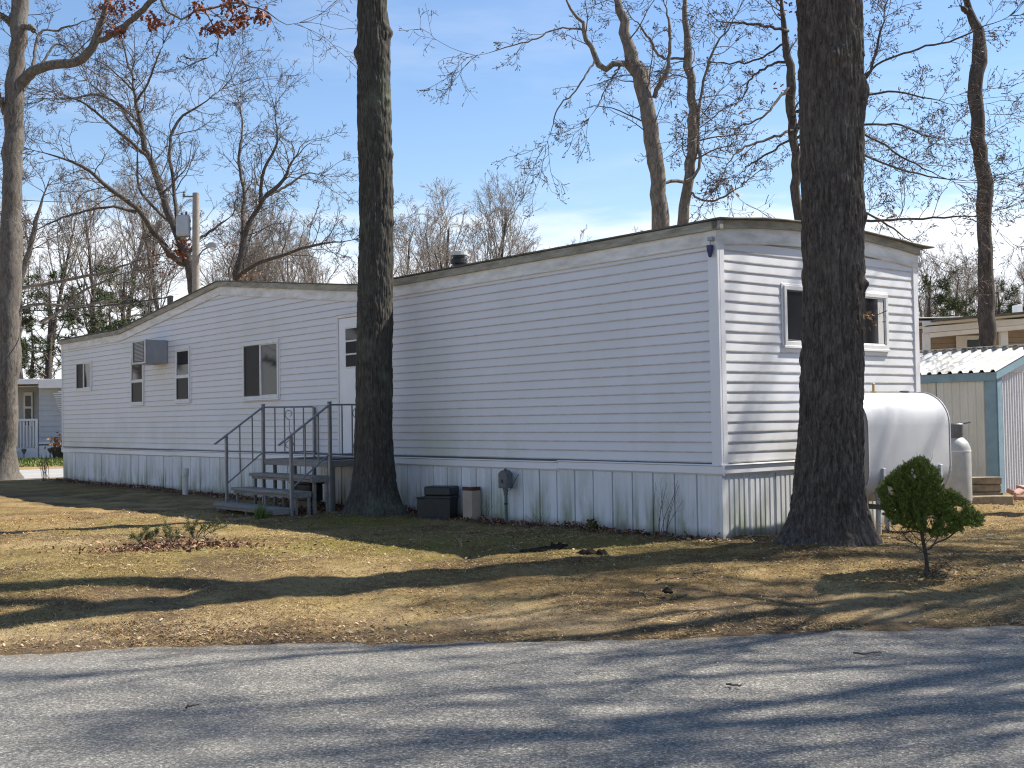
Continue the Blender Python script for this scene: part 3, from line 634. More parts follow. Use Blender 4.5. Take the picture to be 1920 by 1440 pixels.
b = MB(); b.lathe([(.028, .285), (.028, .31)], 12); b.build('collar', 'black_plastic', t)
b = MB(); b.tube([(0, 0, .42), (.0, 0, .52)], .034, 10); b.tube([(-.06, 0, .52), (-.02, -.01, .46), (0, 0, .42)], .014, 8); b.build('conduit', 'util_grey', t)
b = MB(); b.prism([(-.105, .52), (.105, .52), (.105, .73), (.03, .775), (-.03, .775), (-.105, .73)], -.06, .06, 'y'); bx_ = b.build('housing', 'util_grey', t)
b = MB(); b.cbox(-.09, .09, -.068, -.0605, .535, .66); b.build('cover', 'util_grey', t); b = MB(); b.cbox(-.02, .03, -.08, -.0685, .60, .645); b.build('latch', 'black_plastic', t)
b = MB(); b.cbox(-.02, .02, -.02, .02, .7755, .80); b.build('knob', 'util_grey', t)
b = MB(); b.tube([(.02, .0, .47), (.10, .02, .50), (.15, .05, .60), (.19, .11, .72)], .005, 6); b.build('cable', 'wire', t)

# ------------------------------------------------------------------ oil tank, gas cylinder
def onl(x, y): p = CORN - x*DU + y*DV; return (p[0], p[1], float(ground_z(p[0], p[1])))
XA, VA = .32, 1.0
loc = onl(XA+.345, VA+.76)
tk = thing('oil_tank', 'big silver grey oval oil tank on legs beside the end wall', 'oil tank', loc, -YAW)
zt, zb = 1.70-loc[2], .58-loc[2]; R = .345; cz1 = zt-R; cz0 = zb+R
sec = [(R*math.cos(a), cz1+R*math.sin(a)) for a in np.linspace(0, math.pi, 19)]+[(R*math.cos(a), cz0+R*math.sin(a)) for a in np.linspace(math.pi, 2*math.pi, 19)]
ms = len(sec); V = []; ys = [(-.735, .90), (-.75, .965), (-.745, .99), (-.725, 1.0), (.725, 1.0), (.745, .99), (.75, .965), (.735, .90)]
zc = (zt+zb)/2
b = MB()
rings = []
for y, s_ in ys:
    rings.append(len(b.v)); b.v += [(x-(1-s_)*.3*np.sign(x), y, zc+(z-zc)*(1-(1-s_)*.3)) for x, z in sec]
for i in range(len(ys)-1):
    b.f += [(rings[i]+j, rings[i]+(j+1) % ms, rings[i+1]+(j+1) % ms, rings[i+1]+j) for j in range(ms)]
b.f += [tuple(rings[0]+j for j in range(ms)), tuple(rings[-1]+j for j in reversed(range(ms)))]
body = b.build('body', 'tank_paint', tk, True)
for y in (-.742, .742):
    b = MB(); r0 = len(b.v)
    for yy, s_ in ((y-.008, 1.0), (y-.008, 1.018), (y+.008, 1.018), (y+.008, 1.0)): b.v += [(x*s_, yy, zc+(z-zc)*s_) for x, z in sec]
    for i in range(3): b.f += [(i*ms+j, i*ms+(j+1) % ms, (i+1)*ms+(j+1) % ms, (i+1)*ms+j) for j in range(ms)]
    b.build('seam_rim', 'tank_paint', tk)
for y in (-.52, .52):
    for x in (-1, 1):
        b = MB(); b.cbox(x*.352-.022, x*.352+.022, y-.022, y+.022, zb+.07, zb+.36); b.tube([(x*.29, y, -.1), (x*.29, y, zb+.12)], .026, 10); b.build('leg', 'tank_paint', tk)
    b = MB(); b.cbox(-.36, .36, y-.03, y+.03, zb-.05, zb-.004); b.build('cradle', 'util_grey', tk)
b = MB(); b.lathe([(.04, zt-.02), (.04, zt+.04), (.05, zt+.06), (.065, zt+.075), (.07, zt+.10), (.03, zt+.12)], 14, (0, -.53)); b.build('fill_cap', 'util_grey', tk)
b = MB(); b.lathe([(.035, zt-.01), (.035, zt+.012), (.013, zt+.014), (.013, zt+.095), (.008, zt+.10)], 10, (0, -.12)); b.build('gauge', 'brass', tk)
b = MB(); b.lathe([(.05, zt-.02), (.05, zt+.018), (.04, zt+.022)], 14, (0, .45)); b.build('bung', 'util_grey', tk)
p = at(1795, 943, 15.5); gz = float(ground_z(p[0], p[1]))
gc = thing('gas_cylinder', 'tall grey gas cylinder standing behind the oil tank', 'gas cylinder', (p[0], p[1], gz))
b = MB(); b.lathe([(.165, -.03), (.18, .02), (.188, .08), (.188, .70), (.18, .76), (.15, .83), (.10, .88), (.05, .90)], 28); b.build('body', 'cylinder_grey', gc, True)
b = MB(); b.lathe([(.190, .70), (.1905, .715), (.1895, .72)], 28); b.build('weld_band', 'ac_light', gc)
b = MB(); b.lathe([(.085, .87), (.10, .93), (.105, 1.06), (.09, 1.075)], 18); b.build('collar', 'util_grey', gc)
b = MB(); b.tube([(.09, 0, 1.07), (.2, 0, 1.085)], .012, 8); b.build('valve', 'util_grey', gc)

# ------------------------------------------------------------------ shed
p = np.array([7.28, 17.69, 0]); gz = .2
sh = thing('metal_shed', 'cream metal shed with teal trim and white corrugated roof behind the tank', 'shed', (p[0], p[1], gz), -YAW)
EZ, RZ_, SL, SWd = 1.86, 2.26, 3.4, 2.5
b = MB(); b.box(-SL+.03, -.03, .03, SWd-.03, -.1, EZ-.02); b.prism([(.03, EZ-.02), (SWd-.03, EZ-.02), (SWd/2, RZ_-.06)], -SL+.03, -.03, 'x'); b.build('frame', 'frame_dark', sh)
def ribbed(n, w, d=.014):
    pr_ = []
    for i in range(n):
        a = w*i/n; s_ = w/n; pr_ += [(a, 0), (a+s_*.55, 0), (a+s_*.65, d), (a+s_*.9, d)]
    return pr_+[(w, 0)]
for i in range(4):
    pr_ = ribbed(6, .80); x0 = -.16-(i+1)*.81; b = MB(); m_ = len(pr_)
    b.add([(x0+a, .0-o_, z) for z in (-.1, EZ-.05) for a, o_ in pr_], [(j, j+1, m_+j+1, m_+j) for j in range(m_-1)]); b.build('wall_panel', 'shed_cream', sh)
for i in range(3):
    pr_ = ribbed(10, .76, .012); y0 = .14+i*.77; b = MB(); m_ = len(pr_)
    zt_ = lambda y: EZ-.04
    b.add([(o_, y0+a, z) for z in (-.1, EZ+.02) for a, o_ in pr_], [(j, j+1, m_+j+1, m_+j) for j in range(m_-1)]); b.build('wall_panel', 'shed_gable', sh)
b = MB(); b.prism([(.0, EZ+.02), (SWd, EZ+.02), (SWd/2, RZ_-.05)], -.02, .010, 'x'); b.build('gable_panel', 'shed_gable', sh)
b = MB(); b.cbox(-.16, .02, -.022, -.001, -.1, EZ-.10); b.build('corner_trim', 'shed_teal', sh); b = MB(); b.cbox(.0125, .034, -.0005, .135, -.1, EZ-.08); b.build('corner_trim', 'shed_teal', sh)
b = MB(); b.cbox(-SL, .035, -.06, -.023, EZ-.12, EZ+.01); b.build('eave_trim', 'shed_teal', sh)
for sgn in (0, 1):
    ya, yb = (-.06, SWd/2) if sgn == 0 else (SWd+.06, SWd/2)
    b = MB(); b.add([(x, y, z) for x in (.035, .06) for y, z in ((ya, EZ-.10), (yb, RZ_-.12), (yb, RZ_+.01), (ya, EZ+.02))], [(0, 1, 2, 3), (7, 6, 5, 4)]+[(i, (i+1) % 4, 4+(i+1) % 4, 4+i) for i in range(4)]); b.build('rake_trim', 'shed_teal', sh)
for i in range(5):
    wd = .70; x0 = .07-(i+1)*wd
    for sgn in (0, 1):
        pr_ = []
        for j in range(4):
            a = wd*j/4; s_ = wd/4; pr_ += [(a, 0), (a+s_*.5, 0), (a+s_*.62, .035), (a+s_*.88, .035)]
        pr_ += [(wd, 0)]; m_ = len(pr_); ya, yb = (-.11, SWd/2) if sgn == 0 else (SWd+.11, SWd/2)
        b = MB(); b.add([(x0+a, y, z+o_) for y, z in ((ya, EZ+.012), (yb, RZ_+.03)) for a, o_ in pr_], [(j, j+1, m_+j+1, m_+j) for j in range(m_-1)]); b.build('roof_panel', 'shed_roof', sh)
b = MB(); b.cbox(-SL, .08, SWd/2-.10, SWd/2+.10, RZ_+.066, RZ_+.074); b.build('ridge_cap', 'shed_roof', sh)
# timbers and bricks in front of the shed
def block(name, px, py, dep, lx, ly, lz, rz, mat, label, cat, zoff=0, group=None, grain=False):
    p_ = at(px, py, dep); z_ = float(ground_z(p_[0], p_[1]))+zoff
    t_ = thing(name, label, cat, (p_[0], p_[1], z_), rz, group)
    return t_
def rough_box(lx, ly, lz, seed, z0=0):
    r = np.random.default_rng(seed); b = MB(); b.cbox(-lx/2, lx/2, -ly/2, ly/2, z0, z0+lz, .012)
    b.v = [tuple(np.array(v)+r.normal(0, .004, 3)) for v in b.v]; return b
for i, (px, py, dep, lx, ly, lz, rz, zo, lab) in enumerate([
        (1848, 905, 16.6, .42, .12, .10, -.1, .20, 'split weathered timber on top of the stack by the shed corner'),
        (1845, 922, 16.6, .44, .14, .10, -.06, .095, 'weathered timber in the middle of the stack by the shed corner'),
        (1850, 935, 16.6, .40, .16, .10, -.1, -.01, 'lowest dark timber under the stack by the shed corner'),
        (1858, 952, 15.7, .52, .22, .14, .04, -.02, 'squared timber lying in front of the timber stack')]):
    p_ = at(px, py, dep); o = rough_box(lx, ly, lz, i).build('timber', 'timber'); o.location = (p_[0], p_[1], float(ground_z(p_[0], p_[1]))+zo); o.rotation_euler = (0, 0, rz)
    tag(o, lab, 'timber', 'timbers by the shed')
bl = [('stood on end at the left of the brick pile', 1874, 935, 16.2, 0), ('flat at the front left of the brick pile', 1890, 938, 16.3, 0), ('leaning in the middle of the brick pile', 1896, 931, 16.5, .05),
      ('leaning at the right of the brick pile', 1908, 930, 16.5, .05), ('flat at the front right of the brick pile', 1912, 938, 16.2, 0), ('on top of the brick pile', 1918, 924, 16.7, .10)]
for i, (lab, px, py, dep, zo) in enumerate(bl):
    p_ = at(px, py, dep); o = rough_box(.20, .10, .06, 40+i).build('brick', 'brick_pink'); o.location = (p_[0], p_[1], float(ground_z(p_[0], p_[1]))+zo+.01)
    o.rotation_euler = ((0, .2, .35, .3, .05, .25)[i], (0, .0, .25, -.2, .05, .1)[i], (.2, .5, .9, .7, .2, .5)[i]); tag(o, 'pink red brick '+lab, 'brick', 'bricks beside the shed')

# ------------------------------------------------------------------ trees: tubes and growth, vectorised
def tubes(P, R, s):
    """P (N,n,3), R (N,n) -> verts, quads"""
    Nn, n, _ = P.shape; Tn = np.gradient(P, axis=1); Tn /= np.linalg.norm(Tn, axis=2, keepdims=True)+1e-9
    ref = np.zeros_like(Tn); ref[..., 0] = .31; ref[..., 1] = .95; ref[..., 2] = .05
    A = np.cross(Tn, ref); A /= np.linalg.norm(A, axis=2, keepdims=True)+1e-9; B = np.cross(Tn, A)
    th = 2*np.pi*np.arange(s)/s
    V = P[:, :, None, :] + R[:, :, None, None]*(A[:, :, None, :]*np.cos(th)[None, None, :, None]+B[:, :, None, :]*np.sin(th)[None, None, :, None])
    idx = np.arange(Nn*n*s).reshape(Nn, n, s); j = np.roll(idx, -1, axis=2)
    Fq = np.stack([idx[:, :-1], j[:, :-1], j[:, 1:], idx[:, 1:]], -1).reshape(-1, 4)
    return V.reshape(-1, 3), Fq
def join(parts):
    V = []; Fs = []; k = 0
    for v, f in parts: V.append(v); Fs.append(f+k); k += len(v)
    return np.concatenate(V), np.concatenate(Fs)
def resample(P, n):
    P = np.asarray(P, float); d = np.concatenate([[0], np.cumsum(np.linalg.norm(np.diff(P[:, :3], axis=0), axis=1))])
    # Catmull-Rom through control points, then uniform resample
    if len(P) > 2:
        ext = np.concatenate([[2*P[0]-P[1]], P, [2*P[-1]-P[-2]]]); out_ = []
        for i in range(1, len(ext)-2):
            for t in np.linspace(0, 1, 8, endpoint=False):
                a, b_, c, d_ = ext[i-1:i+3]; out_.append(.5*((2*b_)+(-a+c)*t+(2*a-5*b_+4*c-d_)*t*t+(-a+3*b_-3*c+d_)*t**3))
        out_.append(P[-1]); P = np.array(out_); d = np.concatenate([[0], np.cumsum(np.linalg.norm(np.diff(P[:, :3], axis=0), axis=1))])
    t = np.linspace(0, d[-1], n); return np.stack([np.interp(t, d, P[:, i]) for i in range(P.shape[1])], -1)
def rot_about(v, ax, a):
    c = np.cos(a)[:, None]; s = np.sin(a)[:, None]; return v*c+np.cross(ax, v)*s+ax*np.sum(ax*v, 1, keepdims=True)*(1-c)
def unit(v): return v/(np.linalg.norm(v, axis=-1, keepdims=True)+1e-9)
def grow(P, R, cnt, rng, t=(.2, .98), ang=(35, 65), lf=(.45, .75), n=6, up=.15, wig=.18, rmin=.0022, rf=.6, maxlen=None, flat=0, lens=None):
    """children on parents; returns P,R,(lengths)"""
    Nn, m, _ = P.shape; seg = np.linalg.norm(np.diff(P, axis=1), axis=2).sum(1); L_ = seg if lens is None else lens
    cn = np.maximum(1, np.round(cnt if np.isscalar(cnt) else cnt)).astype(int) if not np.isscalar(cnt) else np.full(Nn, int(cnt))
    par = np.repeat(np.arange(Nn), cn); K = len(par)
    tt = rng.uniform(t[0], t[1], K)**.85; fi = tt*(m-1); i0 = np.minimum(fi.astype(int), m-2); fr = (fi-i0)[:, None]
    S0 = P[par, i0]*(1-fr)+P[par, i0+1]*fr; d = unit(P[par, i0+1]-P[par, i0]); r0 = R[par, i0]*(1-fr[:, 0])+R[par, i0+1]*fr[:, 0]
    ax = unit(np.cross(d, rng.normal(size=(K, 3)))); dirs = rot_about(d, ax, np.radians(rng.uniform(*ang, K)))
    dirs[:, 2] += up; dirs = unit(dirs)
    ln = L_[par]*rng.uniform(*lf, K)*(1-.55*tt)
    if maxlen: ln = np.minimum(ln, maxlen*rng.uniform(.6, 1, K))
    pts = [S0]; step = (ln/(n-1))[:, None]
    for i in range(n-1):
        dirs = unit(dirs+rng.normal(0, wig, (K, 3))+np.array([0, 0, up*.25])); pts.append(pts[-1]+dirs*step)
    CP = np.stack(pts, 1); ra = np.maximum(np.minimum(r0*rf*rng.uniform(.7, 1, K), ln*.0125+.001), rmin); tp = np.linspace(1, .35, n)
    CR = np.maximum(ra[:, None]*tp[None, :], rmin*.75)
    return CP, CR
def mesh_tree(groups, name, origin):
    V, Fq = join([tubes(P-np.asarray(origin), R, s) for P, R, s in groups]); me_ = mesh_np(name, V, Fq)
    me_.polygons.foreach_set('use_smooth', np.ones(len(me_.polygons), bool)); return me_
def leaf_cards(C_, size, rng, lobes=True, droop=.6):
    """small folded leaves (two-sided, 6 tris each) at points C_"""
    K = len(C_); ax = unit(rng.normal(size=(K, 3))+np.array([0, 0, -droop])); sd = unit(np.cross(ax, rng.normal(size=(K, 3)))); nm = np.cross(ax, sd)
    s = size*rng.uniform(.6, 1.25, K)[:, None]
    prof = [(0, 0, 0), (.25, .22, .05), (.42, .10, .02), (.62, .30, .08), (.78, .12, .03), (1, 0, .05)] if lobes else [(0, 0, 0), (.3, .24, .05), (.7, .2, .06), (1, 0, 0)]
    pts = []; q = len(prof)
    for a, w, h_ in prof: pts.append(C_+s*(ax*a+sd*w+nm*h_))
    for a, w, h_ in prof[1:-1]: pts.append(C_+s*(ax*a-sd*w+nm*h_))
    m_ = len(pts); V = np.stack(pts, 1).reshape(-1, 3); base_ = (np.arange(K)*m_)[:, None]
    left = [(0, 1, q), (q-1, m_-1, q-2)]; quads = []
    for i in range(1, q-2): quads.append((i, i+1, q+i, q+i-1))
    tri = (base_[:, None, :]+np.array(left)[None]).reshape(-1, 3); qd = (base_[:, None, :]+np.array(quads)[None]).reshape(-1, 4)
    return V, [tri, qd]

# ---- the two great trunks with modelled bark
def big_trunk(ctrl, flare_h, flare, lobes, nt_, nz_, seed, zbase, amp=.017, knots=()):
    """ctrl rows: x,y,z,r"""
    C_ = np.asarray(ctrl, float); zs = np.concatenate([np.linspace(zbase-.25, zbase+1.2, int(nz_*.3)), np.linspace(zbase+1.2, C_[-1, 2], nz_-int(nz_*.3)+1)[1:]])
    cx = np.interp(zs, C_[:, 2], C_[:, 0]); cy = np.interp(zs, C_[:, 2], C_[:, 1]); cr = np.interp(zs, C_[:, 2], C_[:, 3])
    cx = cx+.02*vnoise(zs*.7, zs*0, s=seed); cy = cy+.02*vnoise(zs*.7, zs*0+5, s=seed)
    th = np.linspace(0, 2*np.pi, nt_, endpoint=False); TH, ZS = np.meshgrid(th, zs); CR = cr[:, None]*np.ones_like(TH)
    hz = np.clip(ZS-zbase, -.25, 99)
    fl = np.exp(-hz/flare_h)
    lob = sum(a*np.maximum(0, np.cos(TH-p_))**7 for p_, a in lobes)
    r = CR*(1+.035*np.cos(3*TH+ZS*.6+seed)+.03*vnoise(np.cos(TH)*2, np.sin(TH)*2, ZS*.9, s=seed+1)) + fl*(flare+lob)
    # bark: interlacing vertical ridges split by cracks
    ax = np.cos(TH)*CR; ay = np.sin(TH)*CR; warp = .05*vnoise(ax*6, ay*6, ZS*2.2, s=seed+2)
    q = vnoise(ax*31+warp*26, ay*31, ZS*4.6+warp*12, s=seed+3); q2 = vnoise(ax*48, ay*48+warp*30, ZS*7, s=seed+4); q3 = vnoise(ax*26, ay*26, ZS*13, s=seed+5); q4 = vnoise(ax*110, ay*110, ZS*45, s=seed+6)
    ridge = 1-np.clip(np.abs(q)*2.6, 0, 1); ridge = 1-ridge**2; fine = 1-np.clip(np.abs(q2)*2.4, 0, 1)**2
    bark = amp*(.60*ridge+.30*fine*ridge+.42*ridge*np.clip(q3*1.6, -1, 1)*.8+.16*q4) - amp*.7
    r = r+bark*(.65+.35*np.clip(CR/.3, 0, 1))
    for (kz, kt, kr, ka) in knots:
        dth = np.angle(np.exp(1j*(TH-kt)))*CR; r = r+ka*np.exp(-((dth/kr)**2+((ZS-kz)/kr)**2))
    V = np.stack([cx[:, None]+r*np.cos(TH), cy[:, None]+r*np.sin(TH), ZS], -1).reshape(-1, 3)
    nzz = len(zs); idx = np.arange(nzz*nt_).reshape(nzz, nt_); j = np.roll(idx, -1, 1)
    return V, np.stack([idx[:-1], j[:-1], j[1:], idx[1:]], -1).reshape(-1, 4)
def trunk_ctrl(rows, dep):
    out_ = []
    for px, py, wpx in rows:
        p_ = at(px, py, dep); out_.append((p_[0], p_[1], p_[2], wpx/F_PX*dep/2))
    return out_
def canopy(tops, rng, n1=14, n2=9, n3=6, L1=(2.0, 4.2), rmin=.004, rf=.5, up=.25, t=(.3, 1)):
    """bare crown on a set of leader limbs (rows: polyline x,y,z,r)"""
    P = np.stack([resample(l, 14) for l in tops]); R = P[..., 3]; P = P[..., :3]
    lens = np.full(len(P), 1.0)*np.linalg.norm(np.diff(P, axis=1), axis=2).sum(1)
    a, ar = grow(P, R, n1, rng, t, (35, 70), (.45, .75), 8, up, .16, rmin*2, .55, L1[1])
    b_, br = grow(a, ar, n2, rng, (.2, 1), (30, 60), (.35, .7), 6, up*.6, .2, rmin*1.2, .55)
    c, cr_ = grow(b_, br, n3, rng, (.2, 1), (30, 60), (.35, .75), 5, up*.5, .22, rmin, .6)
    return [(P, R, 8), (a, ar, 5), (b_, br, 4), (c, cr_, 3)]

rngB = np.random.default_rng(5)
ctB = [(r_[0], r_[1], r_[2], r_[3]) for r_ in trunk_ctrl([(1563, 1040, 128), (1560, 900, 124), (1564, 760, 116), (1562, 600, 113), (1560, 400, 114), (1558, 200, 117), (1556, 0, 119)], 11.2)]
xt, yt, zt2, rt = ctB[-1]; ctB += [(xt-.02, yt+.08, 6.6, .30), (xt-.05, yt+.15, 7.3, .20)]
zB = float(ground_z(*TREE_B))
V, Fq = big_trunk(ctB, .24, .035, [(3.3, .17), (2.4, .08), (5.7, .08), (.15, .09), (1.3, .1), (4.35, .05), (5.0, .03)], 270, 700, 3, zB, .024,
                  [(4.85, 4.6, .07, .05), (2.35+1.0, 5.9, .06, .03), (3.62, 4.75, .10, .02), (4.55, 5.95, .14, .05), (2.72, 6.0, .05, .04)])
tb = thing('oak_tree', 'thick dark barked tree with flared roots before the end wall and tank', 'tree', (TREE_B[0], TREE_B[1], zB)); oB = np.array(tb.location)
link('trunk', mesh_np('trunk', V-oB, Fq), 'bark_oak', tb, True)
def limb_from(p0, dirv, ln, r0, rng, n=8, curve=.25):
    d = unit(np.array(dirv, float)); pts = [np.array(p0, float)]
    for i in range(n): d = unit(d+rng.normal(0, .13, 3)+np.array([0, 0, curve*.2])); pts.append(pts[-1]+d*ln/n)
    return [(*p_, max(r0*(1-.75*i/n), .012)) for i, p_ in enumerate(pts)]
topB = np.array(ctB[-1][:3])
lm = [[(xt-.05, yt+.02, 6.2, .24), (xt-.12, yt-.08, 8.0, .21), (xt-.1, yt-.2, 10, .17), (xt-.2, yt-.3, 12.5, .10), (xt-.2, yt-.2, 14.5, .04)],
      [(xt+.05, yt+.12, 6.2, .22), (xt+.12, yt+.6, 7.8, .19), (xt+.2, yt+1.15, 9.6, .15), (xt+.15, yt+1.6, 11.6, .10), (xt+.2, yt+1.9, 13.5, .04)]]
for az, el, ln, r0, dz in ((20, 55, 5.0, .10, 1.5), (150, 45, 5.0, .10, 1.2), (255, 48, 4.6, .10, .8), (200, 35, 4.4, .09, .4)):
    lm.append(limb_from(topB+np.array([0, 0, dz]), (math.cos(rad(az))*math.cos(rad(el)), math.sin(rad(az))*math.cos(rad(el)), math.sin(rad(el))), ln, r0, rngB))
grB = canopy(lm, rngB, 7, 5, 3, rmin=.005)
link('crown', mesh_tree(grB, 'crown', oB), 'twig', tb)
# epicormic twig with dead leaves on the right flank
p0 = at(1612, 594, 11.0); tw = [[(p0+np.array([.04*i, -.01*i, .012*math.sin(i*1.3)+.006*i])) for i in range(7)]]
P = np.array(tw); R = np.full(P.shape[:2], .004); a, ar = grow(P, R, 7, np.random.default_rng(2), (.2, 1), (30, 80), (.3, .5), 4, 0, .2, .002)
link('side_twig', mesh_tree([(P, R, 5), (a, ar, 3)], 'side_twig', oB), 'twig', tb)
lp = np.array([at(px+random.uniform(-7, 7), py+random.uniform(-6, 6), 10.95) for px, py in [(1626, 590)]*7+[(1634, 598)]*4+[(1648, 606)]*5+[(1630, 618)]*3])
V, Fs = leaf_cards(lp, .055, np.random.default_rng(3)); o = link('dead_leaves', mesh_np('dead_leaves', V-oB, Fs), 'oak_leaf_tan', tb); o['kind'] = 'stuff'

ctA = trunk_ctrl([(700, 990, 76), (700, 900, 76), (700, 800, 70), (705, 600, 68), (704, 400, 64), (702, 200, 62), (702, 100, 60), (699, 0, 55)], 15.42)
xt, yt, zt2, rt = ctA[-1]; ctA += [(xt+.05, yt+.1, 8.6, .17), (xt-.05, yt+.2, 10.2, .14)]
zA = float(ground_z(*TREE_A))
V, Fq = big_trunk(ctA, .22, .045, [(3.4, .15), (2.4, .08), (5.9, .17), (.6, .1), (4.7, .07)], 210, 600, 23, zA, .019,
                  [(6.62, 6.1, .10, .055), (6.35, 3.3, .09, .05), (5.0, 5.9, .07, .025), (4.1, 6.0, .06, .03), (5.7, 5.8, .05, .03)])
ta = thing('mossy_tree', 'tall straight dark trunk standing by the entry steps', 'tree', (TREE_A[0], TREE_A[1], zA)); oA = np.array(ta.location)
link('trunk', mesh_np('trunk', V-oA, Fq), 'bark_lichen', ta, True)
topA = np.array(ctA[-1][:3]); rngA = np.random.default_rng(8); lm = []
for az, el, ln, r0, dz in ((30, 60, 4.5, .1, 0), (150, 45, 4.5, .1, -.2), (260, 50, 4.0, .09, -.1), (80, 75, 5, .11, 0), (330, 40, 4.2, .08, -1)):
    lm.append(limb_from(topA+np.array([0, 0, dz]), (math.cos(rad(az))*math.cos(rad(el)), math.sin(rad(az))*math.cos(rad(el)), math.sin(rad(el))), ln, r0, rngA))
link('crown', mesh_tree(canopy(lm, rngA, 7, 6, 4, rmin=.005), 'crown', oA), 'twig', ta)

# ---- trees drawn limb by limb: rows of (px, py, width px, depth offset)
def drawn_tree(name, label, dep, base_px, limbs, seed, mat='bark_pale', twig='twig', n1=10, n2=7, n3=5, up=.05, rmin=.0045, L1=2.4, lfac=(.3, .55), buds=0, leafat=(), leafmat='oak_leaf_brown', skip_first=.35, trunks=1, wscale=1.0, ang=(35, 75), leafsize=.11):
    rng = np.random.default_rng(seed); bp = at(base_px[0], base_px[1], dep); bz = float(ground_z(bp[0], bp[1]))
    t_ = thing(name, label, 'tree', (bp[0], bp[1], bz)); og = np.array(t_.location); lims = []
    for i, l in enumerate(limbs):
        rows = [(*at(px, py, dep+dd), wd*wscale/F_PX*(dep+dd)/2) for px, py, wd, dd in l]
        if i < trunks: rows = [(rows[0][0], rows[0][1], bz-.1, rows[0][3]*1.25)]+rows
        lims.append(resample(rows, 48 if i < trunks else 22))
    tr = []
    for l in lims[:trunks]:
        P = l[None, :, :3].copy(); R = l[None, :, 3].copy(); R[:, -9:] *= np.linspace(1, .25, 9)[None] if l[-1, 2] < 12.6 or limbs[0][-1][1] > 0 else 1; P += .02*rng.normal(size=P.shape)*np.array([1, 1, .2]); R *= 1+.10*vnoise(np.arange(48)*.55, np.arange(48)*0+seed)[None]; tr.append((P, R, 14))
    link('trunk', mesh_tree(tr, 'trunk', og), mat, t_)
    groups = []; parents = []
    for i, l in enumerate(lims):
        P = l[None, :, :3]; R = l[None, :, 3]
        if i >= trunks:
            P = P+.012*rng.normal(size=P.shape); groups.append((P, R, 8))
        k0 = int(l.shape[0]*skip_first) if i < trunks else 2
        parents.append(resample(np.concatenate([P[0, k0:], R[0, k0:, None]], 1), 16))
    for gi, (P, R, s_) in enumerate(groups):
        R = R.copy(); R[:, -7:] *= np.linspace(1, .30, 7)[None]; groups[gi] = (P, R, s_)
    for gq in groups: link('limb', mesh_tree([gq], 'limb', og), mat, t_)
    PP = np.stack(parents); R = PP[..., 3]; P = PP[..., :3]; ln = np.linalg.norm(np.diff(P, axis=1), axis=2).sum(1)
    a, ar = grow(P, R, np.maximum(3, ln*n1/2.6), rng, (.08, 1), ang, lfac, 9, up, .17, rmin*1.7, .42, L1)
    e, er = grow(P[trunks:], R[trunks:]*.55, 5, rng, (.9, 1), (8, 40), (.9, 1.5), 9, up, .15, rmin*1.7, .7, L1*1.3)
    a = np.concatenate([a, e]); ar = np.concatenate([ar, er])
    b_, br = grow(a, ar, n2, rng, (.15, 1), (30, 65), (.35, .7), 6, up*.6, .2, rmin*1.2, .6)
    c, cr_ = grow(b_, br, n3, rng, (.2, 1), (30, 65), (.35, .75), 5, up*.5, .22, rmin, .65)
    link('crown', mesh_tree([(a, ar, 5), (b_, br, 4), (c, cr_, 3), (*[q[::2] for q in grow(c, cr_, 2, rng, (.3, 1), (25, 55), (.4, .8), 4, .1, .2, .009, .7)], 3)], 'crown', og), twig, t_)
    if buds:
        tips = c[:, rng.integers(1, 5, 3)].reshape(-1, 3); tips = tips[rng.permutation(len(tips))[:buds]]
        V, Fs = leaf_cards(tips, .040, rng, False, 0); o = link('buds', mesh_np('buds', V-og, Fs), 'bud_red', t_); o['kind'] = 'stuff'
    if leafat:
        lp = []
        for px, py, sp, cnt, dd in leafat:
            for _ in range(cnt): lp.append(at(px+rng.normal(0, sp), py+rng.normal(0, sp*.7), dep+dd+rng.normal(0, .25)))
        V, Fs = leaf_cards(np.array(lp), leafsize, rng, True, .8); o = link('dead_leaves', mesh_np('dead_leaves', V-og, Fs), leafmat, t_); o['kind'] = 'stuff'
    return t_
